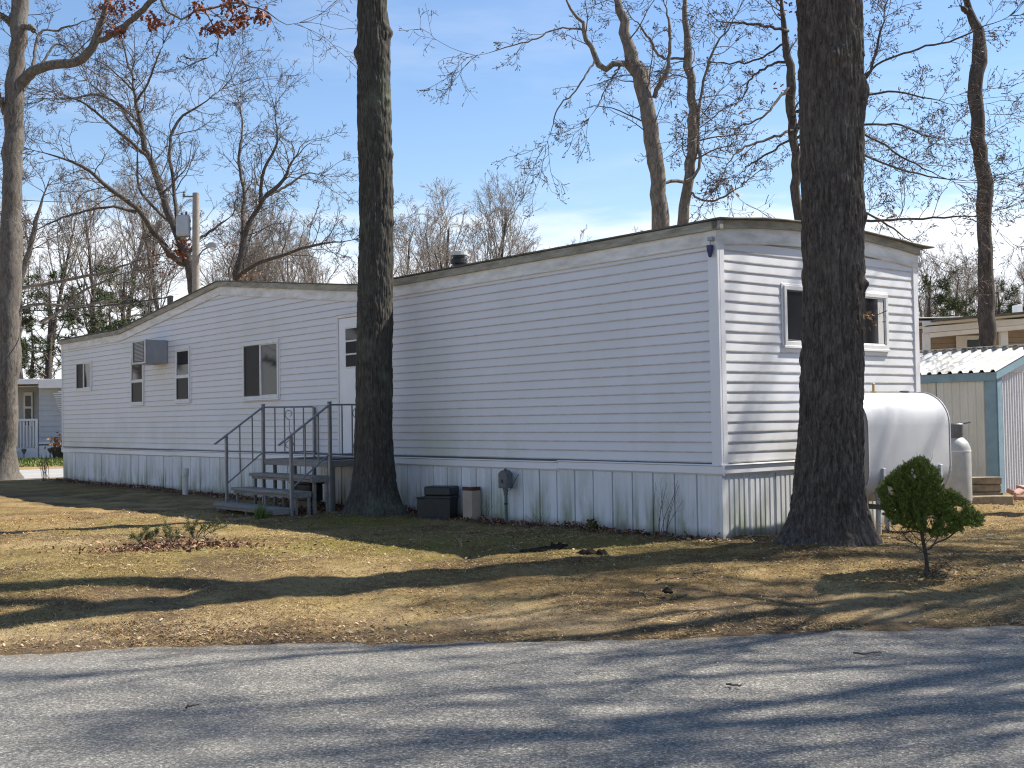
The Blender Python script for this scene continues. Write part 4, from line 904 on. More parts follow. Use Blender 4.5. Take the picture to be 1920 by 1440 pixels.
# left edge oak with the long limb and red brown leaves
drawn_tree('oak_tree', 'pale trunk at the left edge with a long limb of red brown leaves', 27.5, (8, 897), [
    [(8, 897, 62, 0), (10, 850, 40, 0), (14, 750, 42, 0), (16, 600, 44, 0), (20, 480, 40, 0), (22, 350, 38, 0), (27, 200, 36, 0), (32, 100, 30, 0), (38, 0, 30, 0), (44, -90, 24, 0)],
    [(34, 165, 22, 0), (55, 140, 20, -.1), (95, 122, 19, -.2), (140, 117, 18, -.3), (165, 100, 16, -.4), (180, 72, 15, -.4), (195, 25, 12, -.4), (212, -40, 10, -.5)],
    [(178, 80, 11, -.4), (205, 68, 11, -.5), (235, 48, 11, -.6), (260, 25, 11, -.7), (290, -5, 10, -.8), (330, -40, 8, -1)],
    [(10, 215, 12, 0), (2, 190, 11, -.2), (-20, 150, 10, -.4)], [(35, 60, 14, 0), (22, 45, 14, 0), (-8, 20, 12, -.3)], [(33, 55, 10, 0), (55, 50, 12, -.2), (68, 62, 10, -.4)],
    [(300, -15, 7, -.8), (310, 15, 5, -.9), (340, 36, 4, -1), (365, 22, 4, -1), (400, 15, 4, -1), (440, 5, 3.5, -1), (500, 22, 3, -1.2), (535, 45, 2.5, -1.2), (570, 42, 2, -1.2)],
    [(385, 22, 3, -1), (398, 45, 3, -1), (408, 70, 2.5, -1), (408, 95, 2, -1), (385, 112, 1.6, -1)],
    [(60, 130, 6, 0), (75, 62, 5, .4), (110, 55, 4, .6), (180, 33, 3, .8)], [(45, 170, 5, 0), (105, 85, 4, .5), (150, 118, 3, .8)]],
    11, 'bark_pale', 'twig', 7, 5, 4, -.02, .0042, 1.5, (.25, .5), 0,
    [(205, 15, 13, 70, -.5), (218, 55, 10, 50, -.5), (288, 35, 10, 60, -.8), (375, 12, 9, 50, -1), (405, 52, 11, 80, -1), (440, 8, 18, 90, -1), (452, 38, 10, 50, -1), (492, 30, 9, 50, -1.1), (240, 8, 10, 30, -.5), (430, 55, 6, 22, -1)], 'oak_leaf_brown', .78, leafsize=.16)
# twin trunk behind the home
drawn_tree('twin_trunk_tree', 'twin trunked bare tree with a crooked side limb rising behind the roof', 23, (1245, 600), [
    [(1250, 600, 40, 0), (1243, 440, 34, 0), (1238, 400, 31, 0), (1232, 330, 31, 0), (1222, 270, 31, 0), (1213, 200, 30, 0), (1195, 140, 28, 0), (1178, 90, 24, 0), (1170, 50, 24, 0), (1155, 0, 24, 0), (1140, -60, 20, 0)],
    [(1285, 600, 26, .6), (1280, 420, 20, .6), (1290, 350, 21, .6), (1298, 280, 20, .6), (1300, 200, 18, .6), (1290, 120, 16, .6), (1287, 60, 15, .6), (1285, 0, 14, .6), (1284, -60, 12, .6)],
    [(1215, 190, 13, .1), (1212, 150, 14, .3), (1205, 125, 14, .3), (1190, 120, 12, .2), (1165, 120, 12, -.1), (1150, 122, 12, -.2), (1128, 130, 12, -.2), (1112, 95, 10, -.3), (1095, 72, 9, -.3), (1095, 48, 9, -.3), (1090, 38, 7, -.3), (1075, 25, 8, -.4), (1062, 0, 7, -.4), (1050, -30, 6, -.4)],
    [(1225, 185, 9, .1), (1243, 150, 9, 0), (1255, 110, 7, 0), (1255, 50, 6, 0), (1245, 0, 5, 0)],
    [(1090, 54, 4, -.3), (1060, 52, 3.5, -.5), (1030, 58, 3.2, -.6), (1000, 75, 3, -.7), (960, 85, 2.4, -.8), (920, 98, 1.8, -.8), (885, 104, 1.4, -.9)],
    [(1115, 115, 4, -.3), (1095, 145, 3.5, -.5), (1075, 175, 3, -.6), (1045, 205, 2.6, -.7), (1035, 245, 2, -.7), (1018, 278, 1.5, -.7)],
    [(1160, 125, 3, -.1), (1140, 160, 2.4, -.3), (1125, 190, 2, -.4), (1105, 225, 1.5, -.5)],
    [(1240, 345, 6, 0), (1265, 338, 7, .2), (1285, 342, 7, .4), (1312, 310, 6, .5), (1306, 240, 6, .6), (1318, 160, 5, .6), (1335, 100, 5, .6), (1370, 45, 4, .5), (1395, 0, 3, .5)],
    [(1283, 110, 5, .6), (1240, 108, 5, .4), (1222, 80, 5, .3), (1200, 50, 4, .2), (1180, 28, 4, .1)],
    [(1285, 345, 5, .6), (1310, 372, 4, .5), (1350, 372, 4, .4), (1400, 340, 3, .3)]],
    12, 'bark_tan', 'twig', 6, 5, 4, -.10, .0034, 1.6, (.25, .5), 220, [(1385, 205, 12, 6, .5), (1320, 360, 14, 10, .4), (1370, 360, 14, 10, .4)], 'oak_leaf_tan', .55, trunks=2)
# red budding maple behind the right trunk
drawn_tree('red_maple', 'slim maple with red buds and spreading twigs behind the thick right trunk', 21, (1494, 640), [
    [(1496, 640, 24, 0), (1495, 420, 19, 0), (1492, 330, 18, 0), (1486, 220, 17, 0), (1480, 120, 16, 0), (1470, 50, 13, 0), (1463, 0, 11, 0), (1455, -60, 9, 0)],
    [(1490, 245, 6, 0), (1470, 248, 5.5, -.3), (1440, 262, 5, -.6), (1400, 275, 4, -.9), (1370, 300, 3, -1.2), (1350, 340, 2, -1.3)],
    [(1488, 255, 5, 0), (1455, 280, 4, .3), (1420, 300, 3.5, .5), (1380, 330, 2.5, .6)],
    [(1484, 160, 6, 0), (1455, 190, 5, -.4), (1430, 220, 4, -.7), (1390, 235, 3, -.9), (1340, 242, 2, -1)],
    [(1482, 115, 6, 0), (1450, 120, 5, .3), (1410, 145, 4, .5), (1395, 180, 3, .6), (1370, 200, 2, .7)],
    [(1480, 58, 6, 0), (1440, 50, 6, -.3), (1400, 44, 5, -.6), (1340, 40, 4, -.8)],
    [(1478, 70, 5, 0), (1450, 95, 4, .2), (1400, 118, 3.5, .3), (1330, 118, 2.5, .4), (1290, 128, 2, .5)],
    [(1494, 210, 7, 0), (1560, 195, 6, -.6), (1620, 150, 6, -.8), (1635, 120, 5.5, -.9), (1650, 60, 4.5, -1), (1662, 0, 4, -1)],
    [(1620, 140, 4.5, -.8), (1655, 115, 4, -1), (1720, 92, 4, -1.2), (1780, 78, 3.5, -1.4), (1840, 52, 3, -1.6), (1905, 25, 2, -1.8)],
    [(1494, 235, 6, 0), (1560, 205, 5, -.5), (1620, 180, 4.5, -.9), (1670, 172, 4, -1), (1720, 178, 3.4, -1.2), (1770, 192, 2.6, -1.4), (1810, 198, 1.6, -1.5)],
    [(1494, 260, 6, 0), (1560, 240, 5, .3), (1620, 236, 4.5, .5), (1680, 234, 4, .6), (1740, 255, 3, .7), (1790, 262, 2, .8)],
    [(1494, 240, 6, 0), (1580, 242, 5, -.4), (1640, 262, 4, -.6), (1690, 292, 3.5, -.8), (1760, 330, 2.6, -1), (1810, 350, 1.8, -1.1)],
    [(1494, 270, 6, 0), (1570, 270, 5, -.2), (1640, 300, 4, -.3), (1700, 320, 3.5, -.4), (1790, 338, 2.4, -.5), (1870, 332, 1.6, -.6)],
    [(1494, 400, 6, 0), (1560, 412, 5, -.4), (1640, 414, 5, -.7), (1740, 410, 4, -1), (1830, 404, 3, -1.3), (1890, 390, 2, -1.5)],
    [(1494, 380, 5, 0), (1570, 375, 4.5, .3), (1640, 408, 4, .5), (1690, 440, 3, .6), (1740, 480, 2, .7)]],
    13, 'bark_grey', 'twig', 10, 6, 5, .03, .0032, 1.5, (.25, .55), 900, [(1490, 15, 22, 40, 0), (1500, 65, 14, 18, .2), (1470, 165, 8, 10, 0), (1660, 375, 10, 8, -.8), (1640, 390, 12, 6, -.8), (1615, 118, 6, 6, -.8)], 'oak_leaf_brown', .55, leafsize=.085)
# slender tree at right, in front of the tan house
drawn_tree('slender_tree', 'slender crooked trunk at the right rising behind the shed', 22.5, (1850, 880), [
    [(1852, 880, 40, 0), (1850, 720, 34, 0), (1849, 640, 33, 0), (1850, 520, 28, 0), (1845, 420, 27, 0), (1845, 340, 28, 0), (1836, 270, 27, 0), (1832, 210, 27, 0), (1828, 160, 28, 0), (1838, 110, 27, 0), (1832, 60, 25, 0), (1815, 10, 22, 0), (1795, -60, 20, 0)],
    [(1820, 22, 10, 0), (1808, 18, 10, -.1), (1803, 12, 8, -.2)], [(1845, 345, 8, 0), (1856, 348, 9, -.1), (1860, 345, 6, -.1)]],
    14, 'bark_grey', 'twig', 3, 3, 3, .1, .004, .7, (.1, .2), 40, (), 'oak_leaf_tan', .8)
# large spreading oak behind the home's far end
drawn_tree('spreading_oak', 'large dark spreading bare oak beside the utility pole', 44, (372, 700), [
    [(372, 700, 34, 0), (366, 560, 27, 0), (358, 510, 26, 0), (345, 470, 24, 0), (330, 430, 19, 0), (312, 395, 17, 0), (300, 350, 15, 0), (285, 310, 14, 0), (270, 270, 13, 0), (262, 220, 11, 0), (253, 180, 10, 0), (248, 140, 7, 0), (252, 100, 5, 0)],
    [(312, 465, 14, 0), (285, 430, 13, -1), (260, 395, 12, -1.4), (230, 370, 11, -2), (195, 345, 10, -2.4), (160, 315, 8, -2.8), (110, 295, 6, -3.2), (50, 278, 4, -3.5)],
    [(345, 495, 16, 0), (322, 480, 14, -.5), (300, 455, 13, -.8)],
    [(262, 230, 8, 0), (235, 205, 7, .6), (205, 185, 6, 1), (170, 178, 5, 1.4), (130, 185, 4, 1.8), (70, 185, 3, 2)],
    [(278, 295, 9, 0), (250, 270, 8, -.6), (220, 245, 7, -1), (185, 215, 6, -1.4), (150, 190, 5, -1.8), (100, 170, 3, -2)],
    [(268, 260, 8, 0), (245, 230, 7, 1), (225, 200, 6, 1.5), (190, 175, 5, 2), (150, 140, 3, 2.2)],
    [(335, 440, 12, 0), (330, 400, 9, .5), (325, 340, 8, .8), (318, 290, 7, 1), (322, 250, 7, 1.2), (340, 220, 6, 1.4), (370, 200, 5, 1.6), (400, 180, 4, 1.8), (425, 160, 2.5, 2)],
    [(252, 150, 5, 0), (240, 120, 4.5, .3), (232, 85, 4, .4), (225, 60, 3, .5)], [(256, 190, 6, 0), (275, 160, 5, -.4), (295, 110, 4, -.6), (308, 75, 3, -.8)], [(250, 170, 5, 0), (225, 145, 4, -.4), (195, 120, 3, -.6), (160, 105, 2, -.7)],
    [(330, 425, 8, 0), (300, 400, 7, 1), (262, 355, 6, 1.4), (258, 300, 5, 1.6), (258, 250, 4, 1.7)], [(255, 398, 8, -1.4), (210, 388, 6, -1.8), (150, 398, 5, -2.2), (90, 420, 4, -2.4), (40, 450, 3, -2.6)],
    [(350, 480, 9, 0), (372, 450, 7, .6), (400, 430, 6, 1), (440, 400, 4, 1.3)]],
    15, 'bark_grey', 'twig', 8, 6, 4, .06, .0075, 2.6, (.3, .6), 0, [(335, 470, 12, 60, -.3), (345, 455, 10, 40, -.3), (290, 480, 14, 24, -.6), (310, 500, 10, 16, -.4)], 'oak_leaf_brown', .5, leafsize=.16, wscale=.82)
drawn_tree('forked_oak', 'bare forked oak in the gap between utility pole and straight trunk', 46, (440, 700), [
    [(440, 700, 24, 0), (443, 522, 16, 0), (450, 490, 14, 0), (458, 440, 13, 0), (470, 415, 12, 0), (485, 390, 11, 0), (495, 370, 10, 0), (525, 345, 9, 0), (540, 320, 8, 0), (555, 290, 6, 0), (580, 255, 4, 0)],
    [(456, 440, 10, 0), (456, 400, 9, .5), (458, 360, 8, .8), (452, 330, 7, 1), (448, 290, 6, 1), (455, 240, 5, 1.2), (448, 200, 4, 1.3)],
    [(488, 385, 9, 0), (490, 350, 8, -.5), (495, 320, 7, -.8), (510, 290, 6, -1), (520, 260, 5, -1.2), (515, 200, 3, -1.3)],
    [(446, 518, 9, 0), (480, 495, 9, -.8), (520, 482, 8, -1.2), (545, 472, 7, -1.5), (590, 460, 6, -2), (640, 452, 4, -2.4), (680, 448, 3, -2.7)],
    [(500, 368, 7, 0), (535, 350, 6, .6), (575, 325, 4, 1), (610, 330, 3, 1.2)]],
    16, 'bark_grey', 'twig', 9, 6, 4, .08, .0075, 2.2, (.3, .6), 0, [(435, 460, 6, 14, 0), (470, 515, 10, 20, -.3), (440, 525, 8, 14, 0)], 'oak_leaf_tan', .4, leafsize=.15, wscale=.82)
drawn_tree('roadside_tree', 'reddish bare trunk just right of the left edge trunk beyond the lane', 50, (28, 800), [
    [(28, 800, 34, 0), (30, 690, 22, 0), (30, 600, 20, 0), (34, 540, 18, 0), (42, 510, 14, 0), (52, 480, 11, 0), (62, 440, 9, 0), (75, 390, 7, 0), (95, 330, 5, 0)],
    [(34, 540, 7, 0), (70, 535, 6.5, -1), (110, 528, 6, -1.5), (150, 520, 5.5, -2), (200, 510, 5, -2.5), (260, 488, 3.5, -3), (320, 470, 2, -3.4)],
    [(36, 578, 6, 0), (80, 570, 5.5, -1), (140, 575, 5, -1.5), (200, 565, 4.5, -2), (240, 555, 3, -2.4)],
    [(75, 605, 7, -1), (110, 585, 6, -1.4), (150, 550, 5, -1.8), (210, 520, 4, -2.2), (260, 505, 2.5, -2.5)],
    [(36, 520, 8, 0), (24, 480, 7, .5), (26, 420, 6, .8), (20, 360, 5, 1), (40, 300, 3, 1.2)]],
    17, 'bark_pale', 'twig', 7, 5, 4, .04, .008, 2.2, (.3, .6), 0, (), 'oak_leaf_tan', .35)

# ---- woodland beyond: several bare trees copied about
def bare_proto(seed, H, r0, fork=.35, fine=True):
    rng = np.random.default_rng(seed); rows = [(0, 0, -.2, r0*1.15)]; p = np.zeros(3); d = np.array([rng.normal(0, .04), rng.normal(0, .04), 1.0])
    n = 9
    for i in range(n): d = unit(d+rng.normal(0, .05, 3)); p = p+d*H*.85/n; rows.append((*p, r0*(1-.85*(i+1)/n)+.01))
    tr = resample(rows, 20); P = tr[None, :, :3]; R = tr[None, :, 3]
    a, ar = grow(P, R, 15, rng, (fork, .98), (20, 42), (.32, .58), 9, .24, .09, .016, .6)
    b_, br = grow(a, ar, 8, rng, (.15, 1), (25, 50), (.35, .65), 6, .16, .16, .012, .55)
    c, cr_ = grow(b_, br, 6, rng, (.15, 1), (25, 55), (.4, .75), 5, .12, .18, .0075, .6)
    if not fine: return mesh_tree([(P, R, 8)], 'trunk', (0, 0, 0)), mesh_tree([(a, ar, 5), (b_, br, 4), (c, cr_, 3)], 'crown', (0, 0, 0))
    e, er = grow(c, cr_, 4, rng, (.3, 1), (25, 55), (.4, .8), 4, .1, .2, .0046, .7)
    return mesh_tree([(P, R, 8)], 'trunk', (0, 0, 0)), mesh_tree([(a, ar, 4), (b_, br, 3), (c, cr_, 3), (e, er, 3)], 'crown', (0, 0, 0))
protos = [bare_proto(100+i, h_, r_) for i, (h_, r_) in enumerate(((13.5, .17), (12, .15), (14.5, .19), (11, .13), (12.8, .16)))]
rngW = np.random.default_rng(77); PH = {}
zones = [('slender bare tree in the woods seen past the far left end of the home', 'bare woods at the left', 6, (10, 350), (48, 72), lambda x: 300),
         ('slender bare tree in the woods between the pole and the straight trunk', 'bare woods behind the gable', 11, (385, 700), (52, 78), lambda x: 345),
         ('slender bare tree in the woods above the low roof right of the straight trunk', 'bare woods behind the roof', 8, (725, 900), (54, 80), lambda x: 350),
         ('bare tree thinning out along the roof edge left of the twin trunks', 'bare trees along the roof edge', 6, (890, 1060), (58, 76), lambda x: 320+max(0, x-930)*1.0),
         ('small bare tree far off above the middle of the roof edge', 'far bare trees above the roof', 5, (1080, 1230), (75, 95), lambda x: 425),
         ('bare tree in the woods beyond the tan house at the right', 'bare woods at the right', 9, (1690, 1990), (46, 72), lambda x: 430),
         ('bare tree standing far beyond the maple twigs', 'far bare trees behind the maple', 5, (1300, 1640), (70, 95), lambda x: 420)]
for lab, grp, cnt, (xa, xb), (da, db), ytop in zones:
    for i in range(cnt):
        px = xa+(xb-xa)*(i+rngW.uniform(.1, .9))/cnt; dep = rngW.uniform(da, db); p_ = at(px, 800, dep); t_ = thing('bare_tree', lab, 'tree', (p_[0], p_[1], .22), rngW.uniform(0, 6.28), grp)
        k_ = rngW.integers(len(protos)); hz_ = np.array([v.co.z for v in protos[k_][1].vertices][::50]).max() if k_ not in PH else PH[k_]; PH[k_] = hz_
        s_ = (at(px, ytop(px)+rngW.uniform(-12, 70), dep)[2]-.22)/hz_; t_.scale = (s_*1.05, s_*1.05, s_)
        link('trunk', protos[k_][0], 'bark_grey', t_); link('crown', protos[k_][1], 'twig_far', t_)
# pines beyond
def pine_proto(seed, H):
    rng = np.random.default_rng(seed); rows = [(0, 0, -.2, .17), (.1, 0, H*.4, .14), (0, .1, H*.75, .09), (.05, 0, H, .02)]; tr = resample(rows, 16); P = tr[None, :, :3]; R = tr[None, :, 3]
    a, ar = grow(P, R, 34, rng, (.38, .98), (55, 85), (.24, .36), 7, .05, .12, .012, .4); b_, br = grow(a, ar, 6, rng, (.35, 1), (30, 60), (.3, .5), 5, .15, .15, .008, .5)
    tips = np.concatenate([a[:, 4:].reshape(-1, 3), b_[:, 2:].reshape(-1, 3)]); K = 7
    C_ = np.repeat(tips, K, 0); Lr = rng.uniform(.16, .34, len(C_))[:, None]; d = unit(rng.normal(size=C_.shape)+np.array([0, 0, .35])); sd = unit(np.cross(d, rng.normal(size=C_.shape)))*Lr*.075
    V = np.stack([C_-sd, C_+sd, C_+d*Lr], 1).reshape(-1, 3); Fs = np.arange(len(V)).reshape(-1, 3)
    return mesh_tree([(P, R, 8)], 'trunk', (0, 0, 0)), mesh_tree([(a, ar, 4), (b_, br, 3)], 'branches', (0, 0, 0)), mesh_np('needles', V, Fs)
pines = [pine_proto(200+i, 8.2) for i in range(2)]
for px, py, dep, s_, lab in ((235, 545, 62, 1.05, 'green pine crown above the left roof slope of the home'), (95, 560, 58, .88, 'green pine between the trunks left of the home'), (170, 590, 66, .8, 'small green pine just left of the roof slope'), (205, 605, 55, .62, 'low dark pine behind the far roof corner'),
                             (1752, 560, 44, .92, 'dark evergreen just right of the end wall beyond the tan house'), (1880, 575, 52, .95, 'dark evergreen above the tan house roof at the right edge'), (1800, 590, 56, .85, 'small evergreen left of the slender trunk beyond the tan house'), (60, 640, 64, .7, 'low pine beside the reddish trunk at the left')):
    p_ = at(px, 800, dep); top_z = at(px, py-38, dep)[2]; t_ = thing('pine_tree', lab, 'tree', (p_[0], p_[1], .22), px*.7); k_ = int(px) % 2; q = (top_z-.2)/8.2; t_.scale = (q*1.1, q*1.1, q)
    link('trunk', pines[k_][0], 'bark_grey', t_); link('branches', pines[k_][1], 'twig_far', t_); o = link('needles', pines[k_][2], 'pine_needle', t_); o['kind'] = 'stuff'
for i, (x, y, q) in enumerate([(-24+3.1*math.sin(i*2.3)-i*1.6, 20+i*2.7, .9+.25*math.sin(i*1.7)) for i in range(8)]+[(24+2.5*math.sin(i*1.9), 9+i*3.0, .95+.2*math.sin(i*2.1)) for i in range(5)]):
    t_ = thing('pine_tree', 'pine standing out of view %s' % ('along the lane to the left' if i < 8 else 'beyond the shed to the right'), 'tree', (x, y, .2), i*1.3, 'pines out of view at the sides'); t_.scale = (q*1.3, q*1.3, q*1.25)
    link('trunk', pines[i % 2][0], 'bark_grey', t_); link('branches', pines[i % 2][1], 'twig_far', t_); o = link('needles', pines[i % 2][2], 'pine_needle', t_); o['kind'] = 'stuff'
# brushy understorey far away (one mass)
K = 26000; rngT = np.random.default_rng(90); px = np.concatenate([rngT.uniform(-40, 420, K//2), rngT.uniform(420, 2000, K//2)]); dep = rngT.uniform(50, 84, K)
C_ = np.stack([(px-960)/F_PX*dep, dep, np.abs(rngT.normal(0, 1.15, K))+.1], -1); C_[:, 2] += .6*fbm(C_[:, 0]*.2, C_[:, 1]*.2, s=9)
V, Fs = leaf_cards(C_, .22, rngT, False, -.4); o = link('thicket', mesh_np('thicket', V, Fs), 'thicket'); tag(o, 'brown brushy thicket under the far woods', 'thicket', kind='stuff')
# trees beside the road, out of frame to the right, whose boughs shade road and lawn
shade = bare_proto(300, 15.0, .24, .46, False), bare_proto(301, 14.0, .20, .50, False)
for i, (x, y, s_, rz, lab) in enumerate(((8.9, 11.6, 1.0, .4, 'bare roadside tree out of view to the right of the shrub'), (8.1, 14.35, .95, 3.3, 'bare tree just out of view beside the brick pile'), (11.5, 9.9, 1.25, 2.2, 'bare roadside tree nearest the road to the right'), (14.2, 10.4, 1.3, 4.0, 'bare roadside tree farther along the road to the right'), (12.8, 9.0, 1.2, 5.4, 'tall bare roadside tree between the others at the right'), (11.8, 15.0, 1.0, 1.0, 'bare tree beyond the right edge beside the shed'))):
    t_ = thing('roadside_tree', lab, 'tree', (x, y, float(ground_z(x, y)) if y > 8.3 else 0.0), rz, 'trees along the road'); t_.scale = (s_, s_, s_)
    link('trunk', shade[i % 2][0], 'bark_oak', t_); link('crown', shade[i % 2][1], 'twig', t_)

# ------------------------------------------------------------------ neighbours
def pbox(b, x0, x1, y0, y1, dep, thick, zfix=None):     # box from pixel extents at a depth
    a = at(x0, y1, dep); c = at(x1, y0, dep); xm = (a[0]+c[0])/2
    b.cbox(min(a[0], c[0]), max(a[0], c[0]), dep, dep+thick, a[2] if zfix is None else zfix, c[2], .01); return b
def sub(name, mat, par, x0, x1, y0, y1, dep, thick, zfix=None, root=None):
    b = MB(); pbox(b, x0, x1, y0, y1, dep, thick, zfix); og = np.array((root or par).location); b.v = [tuple(np.array(v)-og) for v in b.v]; return b.build(name, mat, par)
D = 45.8
p_ = at(60, 860, D); nh = thing('grey_home', 'grey mobile home with white porch rail at the far left', 'mobile home', (p_[0], p_[1], .24))
sub('wall', 'house_grey', nh, 73, 300, 722, 830, D, 4.0)
sub('porch_wall', 'house_grey', nh, -160, 73, 720, 866, D+2.6, 1.2)
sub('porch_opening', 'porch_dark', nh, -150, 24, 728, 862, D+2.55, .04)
sub('skirting', 'white_paint', nh, 73.5, 300, 832, 866, D-.03, 4.0)
sub('skirting_trim', 'white_paint', nh, 73, 300, 826, 832.5, D-.09, .3)
for i, yy in enumerate(range(740, 826, 10)): sub('siding_board', 'house_grey', nh, 73, 300, yy, yy+10.0, D-.02-.004*(i % 2), .03)
sub('roof_edge', 'white_paint', nh, 72, 300, 707, 728, D-.5, 5.0); sub('roof_edge', 'white_paint', nh, -170, 71.8, 710, 724, D-.45, 4.8)
sub('soffit', 'white_paint', nh, -170, 71.6, 724.2, 727, D-.2, 4.0)
wn = sub('window', 'white_paint', nh, 44, 61, 735, 800, D+2.5, .06)
sub('pane', 'glass_dark', wn, 47, 57, 742, 762, D+2.47, .03, root=nh); sub('pane', 'glass_dark', wn, 47, 57, 766, 798, D+2.47, .03, root=nh)
for i in range(11):
    b = MB(); aw = at(112+i*1.0, 735, D-.02); aw = None
aw = sub('awning', 'white_paint', nh, 109, 122, 733, 736, D-.6, .6)
for i in range(9):
    b = MB(); z_ = at(115, 738+i*4, D)[2]; x_ = at(110, 740, D)[0]; b.cbox(x_+.01*i, x_+1.3, D-.55+.05*i, D-.50+.05*i, z_-.02, z_+.01, .003); og = np.array(nh.location); b.v = [tuple(np.array(v)-og) for v in b.v]; b.build('awning_slat', 'white_paint', aw)
rl = sub('porch_floor', 'white_paint', nh, 15, 72, 840, 866, D+.05, 2.5)
sub('porch_rail', 'white_paint', nh, 15, 70, 785, 790, D+.02, .12)
for x in list(range(19, 67, 6)): sub('baluster', 'white_paint', nh, x, x+2.2, 790, 840, D+.03, .06)
sub('porch_post', 'white_paint', nh, 66, 70.5, 786, 862, D, .14); sub('porch_post', 'white_paint', nh, 21, 26.5, 806, 866, D-.9, .14)
b = MB(); a = at(23, 806, D-.9); c = at(4, 775, D-.2); og = np.array(nh.location); b.bar(tuple(a-og), tuple(c-og), .08, .12); b.bar(tuple(a-og-np.array([0, 0, .75])), tuple(c-og-np.array([0, 0, .75])), .06, .1); b.build('stair_rail', 'white_paint', nh)
for x in (6, 11, 16): sub('baluster', 'white_paint', nh, x, x+1.8, 790, 850, D-.7, .05)
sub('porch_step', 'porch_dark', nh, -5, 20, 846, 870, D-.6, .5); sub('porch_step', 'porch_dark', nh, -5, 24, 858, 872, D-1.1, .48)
for px in (45, 94):
    p_ = at(px, 862, D-1.0); gz = float(ground_z(p_[0], p_[1])); t_ = thing('path_light', 'small stake light before the grey home, %s' % ('under the porch rail' if px == 45 else 'by the white skirting'), 'path light', (p_[0], p_[1], gz))
    b = MB(); b.tube([(0, 0, -.05), (0, 0, .22)], .02, 8); b.build('stake', 'util_grey', t_); b = MB(); b.lathe([(.03, .2), (.10, .34), (.11, .36), (.06, .40)], 10); b.build('head', 'util_grey', t_)
p_ = at(112, 856, D-1.0); t_ = thing('flower_pot', 'pot of red and yellow flowers beside the grey home', 'flower pot', (p_[0], p_[1], float(ground_z(p_[0], p_[1]))))
b = MB(); b.lathe([(.22, -.02), (.30, .3), (.32, .42)], 14); b.build('pot', 'black_plastic', t_)
rr = np.random.default_rng(4); V, Fs = leaf_cards(rr.normal(0, .22, (120, 3))*np.array([1, 1, .6])+np.array([0, 0, .6]), .18, rr, False, 0); o = link('flowers', mesh_np('flowers', V, Fs), 'oak_leaf_tan', t_); o['kind'] = 'stuff'
# strip of green turf before the grey home
K = 9000; rr = np.random.default_rng(6); q = rr.uniform(0, 1, (K, 2)); xx = -24+q[:, 0]*14; yy = 36+q[:, 1]*8.5
C_ = np.stack([xx, yy, np.full(K, .235)], -1); d = unit(rr.normal(0, .5, (K, 3))+np.array([0, 0, 1])); sd = unit(np.cross(d, rr.normal(size=(K, 3))))*.02
ok = (strip_d(xx, yy) > 6.2); C_, d, sd = C_[ok], d[ok], sd[ok]; V = np.stack([C_-sd, C_+sd, C_+d*.10], 1).reshape(-1, 3)
o = link('turf', mesh_np('turf', V, np.arange(len(V)).reshape(-1, 3)), 'green_grass'); tag(o, 'thin green turf between side lane and grey home', 'grass', kind='stuff')
# tan house at the right
D = 27.5
p_ = at(1820, 800, D); th_ = thing('tan_house', 'tan sided house with white porch beams behind the shed', 'house', (p_[0], p_[1], .22))
sub('wall', 'house_tan', th_, 1700, 2080, 612, 800, D, 5.0, .15)
for i, yy in enumerate(range(612, 668, 9)): sub('siding_board', 'house_tan', th_, 1700, 2080, yy, yy+9.1, D-.02-.005*(i % 2), .03)
sub('frieze', 'white_paint', th_, 1700, 1735, 600, 617, D-.06, .06)
sub('soffit', 'white_paint', th_, 1690, 2090, 598, 602, D-.5, 5.8); sub('roof', 'shed_roof', th_, 1690, 2090, 589, 597.8, D-.6, 6.0)
og = np.array(th_.location); b = MB()
a0, a1 = at(1730, 607, D-1.6), at(2000, 581, D-1.9); b.bar(tuple(a0-og), tuple(a1-og), .10, .10); b.build('porch_beam', 'white_paint', th_)
b = MB(); a0, a1 = at(1731, 619, D-1.55), at(2000, 596, D-1.85); b.bar(tuple(a0-og), tuple(a1-og), .12, .13); b.build('porch_beam', 'white_paint', th_)
b = MB(); a0, a1 = at(1742, 629, D-1.5), at(2000, 606, D-1.8); b.bar(tuple(a0-og), tuple(a1-og), .06, .10); b.build('porch_beam', 'white_paint', th_)
b = MB(); a0, a1 = at(1735, 605, D-1.3), at(1990, 584, D-1.4); b.bar(tuple(a0-og), tuple(a1-og), 1.6, .04); b.build('porch_roof', 'roofing', th_)
for x, w_ in ((1736.5, 8), (1881, 9)): sub('porch_post', 'white_paint', th_, x, x+w_, 624 if x < 1800 else 612, 800, D-1.5, .12, .15)
dr_ = sub('door', 'white_paint', th_, 1798, 1880, 628, 800, D-.08, .06, .15); sub('pane', 'glass_dark', dr_, 1815, 1836, 637, 665, D-.10, .03, root=th_); sub('shutter', 'house_tan', dr_, 1868, 1878, 626, 690, D-.12, .035, root=th_)
cp = sub('chimney', 'white_paint', th_, 1908, 1917, 571, 592, D+.5, .3)

